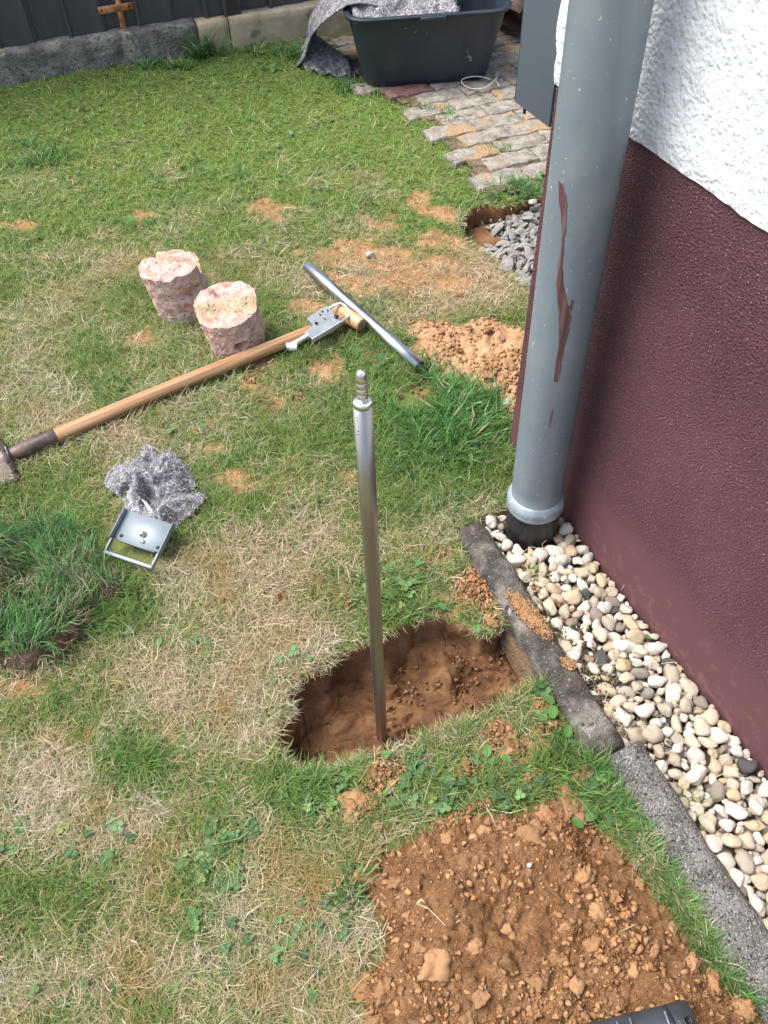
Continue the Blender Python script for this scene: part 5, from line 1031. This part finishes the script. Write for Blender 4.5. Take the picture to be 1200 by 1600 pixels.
    # long coarse tufts, drawn one by one with three segments
    def tufts(spec, name, label, parent=None, mat=M_grass, zf=gz, chk=True, dark=1.):
        X, Y, LL, A, O0, O1, WW, ZZ = [], [], [], [], [], [], [], []
        for cx, cy, r, m, l, w, lean in spec:
            a = rs.uniform(0, 2*PI, m); q = r*np.sqrt(rs.rand(m)); xx, yy = cx+q*np.cos(a), cy+q*np.sin(a)
            if chk:
                kk = allowed(xx, yy, None, None) & keep_off(xx, yy); xx, yy, a, q = xx[kk], yy[kk], a[kk], q[kk]
            mm = len(xx); X.append(xx); Y.append(yy); LL.append(l*rs.uniform(.5, 1.15, mm)); A.append(a+rs.randn(mm)*.7); lo = np.clip(lean*(.3+.7*q/max(r, 1e-6))+rs.randn(mm)*.18, 0, 1.4); O0.append(lo); O1.append(lo+rs.uniform(.3, 1.1, mm)); WW.append(w*rs.uniform(.6, 1.25, mm))
        X, Y, LL, A, O0, O1, WW = map(np.concatenate, (X, Y, LL, A, O0, O1, WW)); n = len(X); C = pick(np.array([(.058, .165, .040), (.085, .225, .050), (.12, .275, .068), (.08, .195, .072), (.15, .29, .10)]), n, rs)*dark
        dead = (rs.rand(n) < .07)[:, None]; C = np.where(dead, pick(STRAWS, n, rs), C); o = blades(name, X, Y, zf(X, Y), LL, WW, A, O0, O1, C, mat, 3, parent, ctip=C*1.15); tag(o, label, 'grass' if parent is None else None, kind='stuff'); return o
    S = []
    rr = random.Random(8)
    def area(px, py, rx, ry, k, r, m, l, w, lean):
        for _ in range(k):
            a, q = rr.uniform(0, 2*PI), math.sqrt(rr.random()); c = G(px+rx*q*math.cos(a), py+ry*q*math.sin(a)); S.append((c.x, c.y, r*rr.uniform(.6, 1.3), int(m*rr.uniform(.6, 1.3)), l*rr.uniform(.7, 1.2), w, lean))
    area(705, 660, 85, 60, 40, .026, 34, .10, .0046, .75); area(655, 615, 60, 45, 14, .025, 24, .075, .0040, .8); area(700, 665, 90, 66, 26, .03, 30, .055, .003, .9); area(660, 760, 70, 60, 14, .022, 34, .055, .003, .7); area(600, 560, 60, 35, 10, .02, 26, .045, .0026, .7); area(555, 500, 40, 25, 6, .02, 24, .04, .0026, .7)
    area(930, 1230, 26, 40, 9, .020, 40, .045, .0022, .7); area(890, 1150, 30, 40, 9, .02, 34, .04, .0022, .7); area(560, 1390, 20, 40, 8, .016, 22, .065, .0034, .6); area(490, 1235, 45, 55, 10, .02, 24, .045, .003, .8); area(215, 1195, 60, 32, 9, .022, 34, .045, .0030, .8)
    area(110, 1395, 75, 40, 7, .02, 24, .045, .0028, .8); area(320, 82, 26, 8, 9, .03, 40, .14, .0050, .5); area(260, 105, 60, 8, 9, .03, 30, .06, .0045, .6); area(450, 85, 60, 10, 12, .04, 30, .06, .0045, .6); area(820, 302, 50, 14, 12, .03, 40, .06, .0034, .8); area(745, 235, 30, 10, 5, .03, 34, .05, .0036, .8); area(690, 175, 26, 8, 4, .03, 30, .05, .0036, .8)
    area(40, 240, 50, 30, 6, .04, 34, .07, .0040, .7); area(560, 140, 50, 10, 8, .03, 30, .06, .0045, .6); area(790, 770, 20, 40, 5, .016, 26, .05, .0026, .7); area(520, 930, 60, 40, 8, .02, 24, .04, .0026, .8); area(360, 300, 260, 60, 16, .03, 26, .04, .0034, .9); area(300, 620, 220, 60, 14, .02, 26, .035, .0026, .9); area(700, 930, 40, 30, 6, .016, 22, .045, .0024, .8); area(850, 1075, 12, 12, 3, .012, 26, .045, .0024, .7)
    tufts(S, 'grass_tufts', 'longer coarse dark green grass tufts in the lawn')
    S = []; area(700, 182, 22, 10, 6, .03, 34, .045, .0036, .9); area(775, 236, 32, 12, 9, .03, 34, .045, .0036, .9); area(820, 298, 40, 14, 12, .035, 40, .055, .0034, .9); area(790, 265, 20, 8, 3, .02, 20, .03, .003, .9)
    tufts(S, 'path_grass', 'grass tufts growing over the joints of the paved path', chk=False)
    # thick fringe between the heap and the edging stone
    S2 = []
    for t in np.linspace(0, 1, 90):
        yy = .50-t*.75; w_ = float(KL(yy))-.016-.006*math.sin(t*7); S2.append((w_+rr.uniform(-.014, .010), yy, .014, 34, .050 if t > .15 else .035, .0020, .55))
    tufts(S2, 'kerb_grass', 'dense bright green grass fringe along the grey edging stone', dark=1.15)
    # roots and thatch hanging over the rims of both holes
    for poly, m, nm in ((PIT, 5200, 'rim_thatch'), (PIT2, 1500, 'rim_thatch')):
        rx, ry = resample(poly, m); rx = rx+rs.randn(m)*.005; ry = ry+rs.randn(m)*.005; cx, cy = np.mean(rx), np.mean(ry); kk = (rx < KL(ry)-.008) | (poly is PIT2); kk &= (rs.rand(m) < np.clip(.38+.8*fbm(rx, ry, f=14, o=2, s=5), .05, 1)); 
        if poly is PIT2: kk &= ~((rx > 1.38) & (ry < 2.1))
        kk &= ~((np.abs(rx-.27) < .05) & (ry < .68) & (rs.rand(m) < .8)); rx, ry = rx[kk], ry[kk]; m = len(rx); az = np.arctan2(cy-ry, cx-rx)*1.+rs.randn(m)*.9; gm = (rs.rand(m) < .35)[:, None]; C = np.where(gm, pick(GREENS, m, rs), pick(STRAWS, m, rs)*.85)
        o = blades(nm, rx, ry, gz(rx, ry)+rs.uniform(-.010, .006, m), rs.uniform(.008, .030, m), np.full(m, .0012 if poly is PIT else .003), az, rs.uniform(.9, 1.7, m), rs.uniform(1.5, 2.5, m), C, M_straw, 3); tag(o, 'dry grass and roots hanging over the rim of the %s hole' % ('dug' if poly is PIT else 'rubble'), kind='stuff')
    return tufts
tufts = grass_all()

# lifted sod of turf
def bare_crumbs():
    rs = np.random.RandomState(31); px = rs.uniform(0, 1000, 260000); py = rs.uniform(280, 1450, 260000); x, y, _ = Gv(px, py); k = allowed(x, y, px, py) & keep_off(x, y); px, py, x, y = px[k], py[k], x[k], y[k]
    b = bare_at(px, py, x, y); k = rs.rand(len(x)) < .35*b*(1+.8*fbm(x, y, f=30, o=2, s=6)); px, py, x, y = px[k], py[k], x[k], y[k]; n = len(x); pix = far_w(px, py, x, y); S = np.maximum(.0008, pix*.45)*(1+2.8*rs.rand(n)**6)
    o = scatter('sandy_crumbs', np.stack([x, y, gz(x, y)+S*.5], 1), S, M_clod, np.clip(np.array([.38, .22, .11])*(.65+.6*rs.rand(n))[:, None], 0, 1)); tag(o, 'orange sandy crumbs on the worn bare patches of the lawn', kind='stuff')
bare_crumbs()
def build_sod():
    rs = np.random.RandomState(9)
    out = [tuple(G(*p)[:2]) for p in ((-90, 850), (0, 828), (90, 822), (140, 832), (158, 868), (190, 905), (215, 930), (170, 960), (135, 1000), (110, 1040), (50, 1062), (-20, 1050), (-100, 1060))]; c = Vector((sum(p[0] for p in out)/13, sum(p[1] for p in out)/13, 0)); poly = [(a-c.x, b-c.y) for a, b in out]
    t = empty('turf_sod', (c.x, c.y, float(gz(c.x, c.y))), 'lifted sod of long dark green turf at the left edge of the lawn', 'turf')
    def zf(x, y):
        i = inpoly(x, y, poly); d, _, _ = segdist(x, y, poly); d = np.where(i, d, 0); return .052*smooth(.0, .028, d+.006*fbm(x, y, f=30, o=2, s=3))*(1+.25*fbm(x, y, f=10, o=2, s=6))+.006*fbm(x, y, f=40, o=3, s=2)*smooth(0, .02, d)
    xs = np.arange(-.34, .34, .005); X, Y = np.meshgrid(xs, xs, indexing='ij'); x, y = X.ravel(), Y.ravel(); K = inpoly(x, y, poly).reshape(X.shape); keep = K[:-1, :-1] | K[1:, :-1] | K[1:, 1:] | K[:-1, 1:]
    V, q = npj(X, Y, (zf(x, y)-.004).reshape(X.shape)); q = q[keep.ravel()]; us = np.unique(q); mp = np.full(len(V), -1); mp[us] = np.arange(len(us)); V = V[us]; q = mp[q]; meobj('soil', npmesh('soil', V, q.ravel(), np.full(len(q), 4)), MAT('dark_root_soil', [(.3, (.05, .032, .02)), (.7, (.14, .085, .05))], scale=40, rough=1, bump=[(120, .9, .005)]), t)
    n = 17000; x = rs.uniform(-.33, .33, n); y = rs.uniform(-.33, .33, n); k = inpoly(x, y, poly); x, y = x[k], y[k]; d, _, _ = segdist(x, y, poly); n = len(x); az = 2*PI*_h(np.floor(x*28+fbm(x, y, f=30, o=1)), np.floor(y*28), np.zeros(n), 5)*.5+np.arctan2(y-.03, x)*.6+rs.randn(n)*.6
    patch = np.hypot((x+c.x-G(65, 930).x)/.035, (y+c.y-G(65, 930).y)/.03) < 1; side = d < .022
    L = np.where(side, .03, .062)*rs.uniform(.5, 1.25, n)*np.where(patch, .3, 1); C = pick(np.array([(.060, .165, .045), (.090, .225, .058), (.13, .285, .08), (.10, .22, .085), (.17, .30, .115)]), n, rs); dead = (rs.rand(n) < np.where(patch, .85, np.where(side, .6, .10+.25*(fbm(x, y, f=12, o=2, s=5) > .2))))[:, None]; C = np.where(dead, pick(STRAWS, n, rs)*.7, C)
    l0 = np.clip(np.where(side, 1.0, .35)+rs.randn(n)*.3, 0, 1.6); o = blades('grass', x, y, zf(x, y), L, rs.uniform(.0014, .0030, n), az, l0, l0+rs.uniform(.4, 1.3, n), C, M_grass, 3, t, ctip=C*1.1); o['kind'] = 'stuff'
build_sod()

# ------------------------------------------------------------------ clover and broad leaves
def clover():
    rs = np.random.RandomState(12); spots = []
    for px, py, rx, ry, n, s in ((720, 1235, 130, 46, 95, .95), (640, 1200, 60, 20, 12, .9), (345, 1350, 60, 50, 45, .9), (360, 1300, 40, 20, 20, 1), (490, 1480, 60, 90, 40, .85), (500, 1240, 60, 40, 40, .9), (950, 1250, 36, 50, 34, 1.1), (850, 1090, 20, 40, 18, 1.3), (400, 1490, 60, 80, 14, .9), (120, 1320, 110, 50, 16, 1), (20, 1300, 30, 40, 12, 1), (320, 1440, 20, 20, 5, 1), (600, 935, 50, 40, 16, 1), (640, 900, 40, 30, 8, 1.2), (450, 1040, 60, 40, 8, 1), (250, 1010, 80, 60, 8, .8), (450, 90, 90, 26, 60, 1.2), (200, 200, 200, 100, 60, .95), (500, 250, 100, 80, 24, .9), (580, 570, 40, 14, 8, 1.1), (300, 690, 60, 40, 4, 1), (820, 920, 20, 30, 8, 1), (200, 1560, 160, 30, 8, 1)):
        for _ in range(n):
            a, q = rs.uniform(0, 2*PI), math.sqrt(rs.rand()); spots.append((px+rx*q*math.cos(a), py+ry*q*math.sin(a), s))
    sp = np.array(spots); x, y, _ = Gv(sp[:, 0], sp[:, 1]); k = allowed(x, y, None, None) & keep_off(x, y); x, y, s = x[k], y[k], sp[k, 2]; n = len(x); z = gz(x, y)+rs.uniform(.008, .026, n); V, Lp, Sz, C = [], [], [], []; off = 0; pal = np.array([(.065, .14, .05), (.09, .18, .06), (.13, .24, .08), (.21, .26, .08), (.05, .11, .045)])
    for i in range(n):
        r = rs.uniform(.0040, .0072)*s[i]; a0 = rs.uniform(0, 6.3); col = pal[rs.choice(5, p=[.3, .33, .2, .05, .12])]*rs.uniform(.85, 1.15); tx, ty = rs.randn(2)*.25
        for j in range(3):
            a = a0+j*2.094; cx, cy = x[i]+math.cos(a)*r*1.0, y[i]+math.sin(a)*r*1.0; m = 8
            V.append((x[i], y[i], z[i]-.001)); C.append(col*1.25)
            for k in range(m):
                b = a+PI+PI/m+k*2*PI/m; notch = .80 if abs(((b-a+PI) % (2*PI))-PI) < .3 else 1; vx, vy = cx+math.cos(b)*r*notch, cy+math.sin(b)*r*.92*notch; V.append((vx, vy, z[i]+tx*(vx-x[i])+ty*(vy-y[i])+.12*r)); C.append(col)
            for k in range(m-1): Lp += [off, off+1+k, off+2+k]; Sz.append(3)
            off += m+1
    o = meobj('clover', npmesh('clover', np.array(V), Lp, Sz, np.array(C)), M_leaf, None, True); tag(o, 'small clover leaves scattered through the lawn', 'clover', kind='stuff')
    # a few broad weed leaves beside the edging stones
    V, Lp, Sz, C = [], [], [], []; off = 0
    for px, py, r, az in ((923, 1277, .014, .4), (900, 1292, .010, 2), (760, 1180, .010, 1), (770, 1196, .009, 3), (790, 1192, .008, 5), (745, 990, .008, 1), (690, 955, .009, 2), (935, 1260, .012, .2), (985, 1290, .010, 5), (252, 1010, .009, 1), (1010, 1000, .006, 2), (835, 895, .006, 1.2), (855, 1100, .011, 2), (862, 1120, .012, 4), (885, 1150, .010, 1), (205, 350, .016, 2), (840, 285, .012, 2), (845, 278, .012, 4), (730, 60, .02, 1)):
        c = G(px, py); zz = .020 if px < 990 else .012; m = 14; a = az; V.append((c.x-math.cos(a)*r, c.y-math.sin(a)*r, zz)); col = np.array([.075, .19, .045])*rs.uniform(.8, 1.35); C.append(col*1.2)
        for k in range(m): b = k*2*PI/m; u, v = math.cos(b)*r*1.25, math.sin(b)*r*.78; V.append((c.x+u*math.cos(a)-v*math.sin(a), c.y+u*math.sin(a)+v*math.cos(a), zz+.10*u+.25*abs(v)+rs.randn()*.0003)); C.append(col)
        for k in range(m): Lp += [off, off+1+k, off+1+(k+1) % m]; Sz.append(3)
        off += m+1
    o = meobj('weed_leaves', npmesh('weed_leaves', np.array(V), Lp, Sz, np.array(C)), M_leaf, None, True); tag(o, 'round broad weed leaves by the hole and edging stones', 'weeds', kind='stuff')
clover()
# dry stalks: on the heap, in the pebbles, on the lawn
def stalks():
    rs = np.random.RandomState(5); bm = bmesh.new()
    def st(pts, z, w=.0008):
        P_ = [G(a, b, z+dz) for a, b, dz in pts]; tube(bm, P_, w, 5)
    st([(652, 1412, .012), (670, 1420, .016), (690, 1440, .010), (700, 1452, .006), (715, 1440, .010), (728, 1432, .004)], .058); st([(652, 1412, .012), (658, 1405, .020), (664, 1410, .018)], .058, .0012); st([(970, 1455, .008), (985, 1448, .012), (998, 1442, .006)], .055); st([(760, 1262, .01), (768, 1275, .012), (775, 1290, .004)], .05); st([(640, 560, .03), (655, 530, .05), (665, 520, .06)], .0, .001) if False else None
    for _ in range(46):
        x, y = rs.uniform(KX1+.01, WALLX-.01), rs.uniform(-.02, .92); a = rs.uniform(0, 6.3); l = rs.uniform(.015, .05); z = rs.uniform(.012, .022); tube(bm, [(x, y, z), (x+math.cos(a)*l*.5, y+math.sin(a)*l*.5, z+.004), (x+math.cos(a+.4)*l, y+math.sin(a+.4)*l, z-.004)], .0006, 4)
    o = obj('dry_stalks', bm, MAT('dry_stalk', [(.3, (.46, .36, .20)), (.7, (.60, .50, .32))], rough=.8)); tag(o, 'thin dry stalks lying on the soil heap and between the pebbles', kind='stuff')
    x = rs.uniform(.002, .045, 260); y = rs.choice([.70, .47, .30, .86, .60], 260)+rs.randn(260)*.022; x = x+KR(y); C = pick(GREENS, 260, rs); C[::3] = pick(STRAWS, len(C[::3]), rs)
    o = blades('strip_weeds', x, y, np.full(260, -.01), rs.uniform(.02, .05, 260), np.full(260, .0014), rs.uniform(0, 6.3, 260), rs.uniform(.1, .9, 260), rs.uniform(.6, 1.8, 260), C, M_grass, 3); tag(o, 'thin grass sprouting between the pebbles and the edging stones', kind='stuff')
stalks()
for o in bpy.data.objects:
    if 'label' in o.keys() and len(o['label'].split()) > 16: print('LONG', o.name, len(o['label'].split()))
print('tris', sum(sum(len(p.vertices)-2 for p in m.polygons)*0+m.loops.__len__()-2*len(m.polygons) for m in bpy.data.meshes))
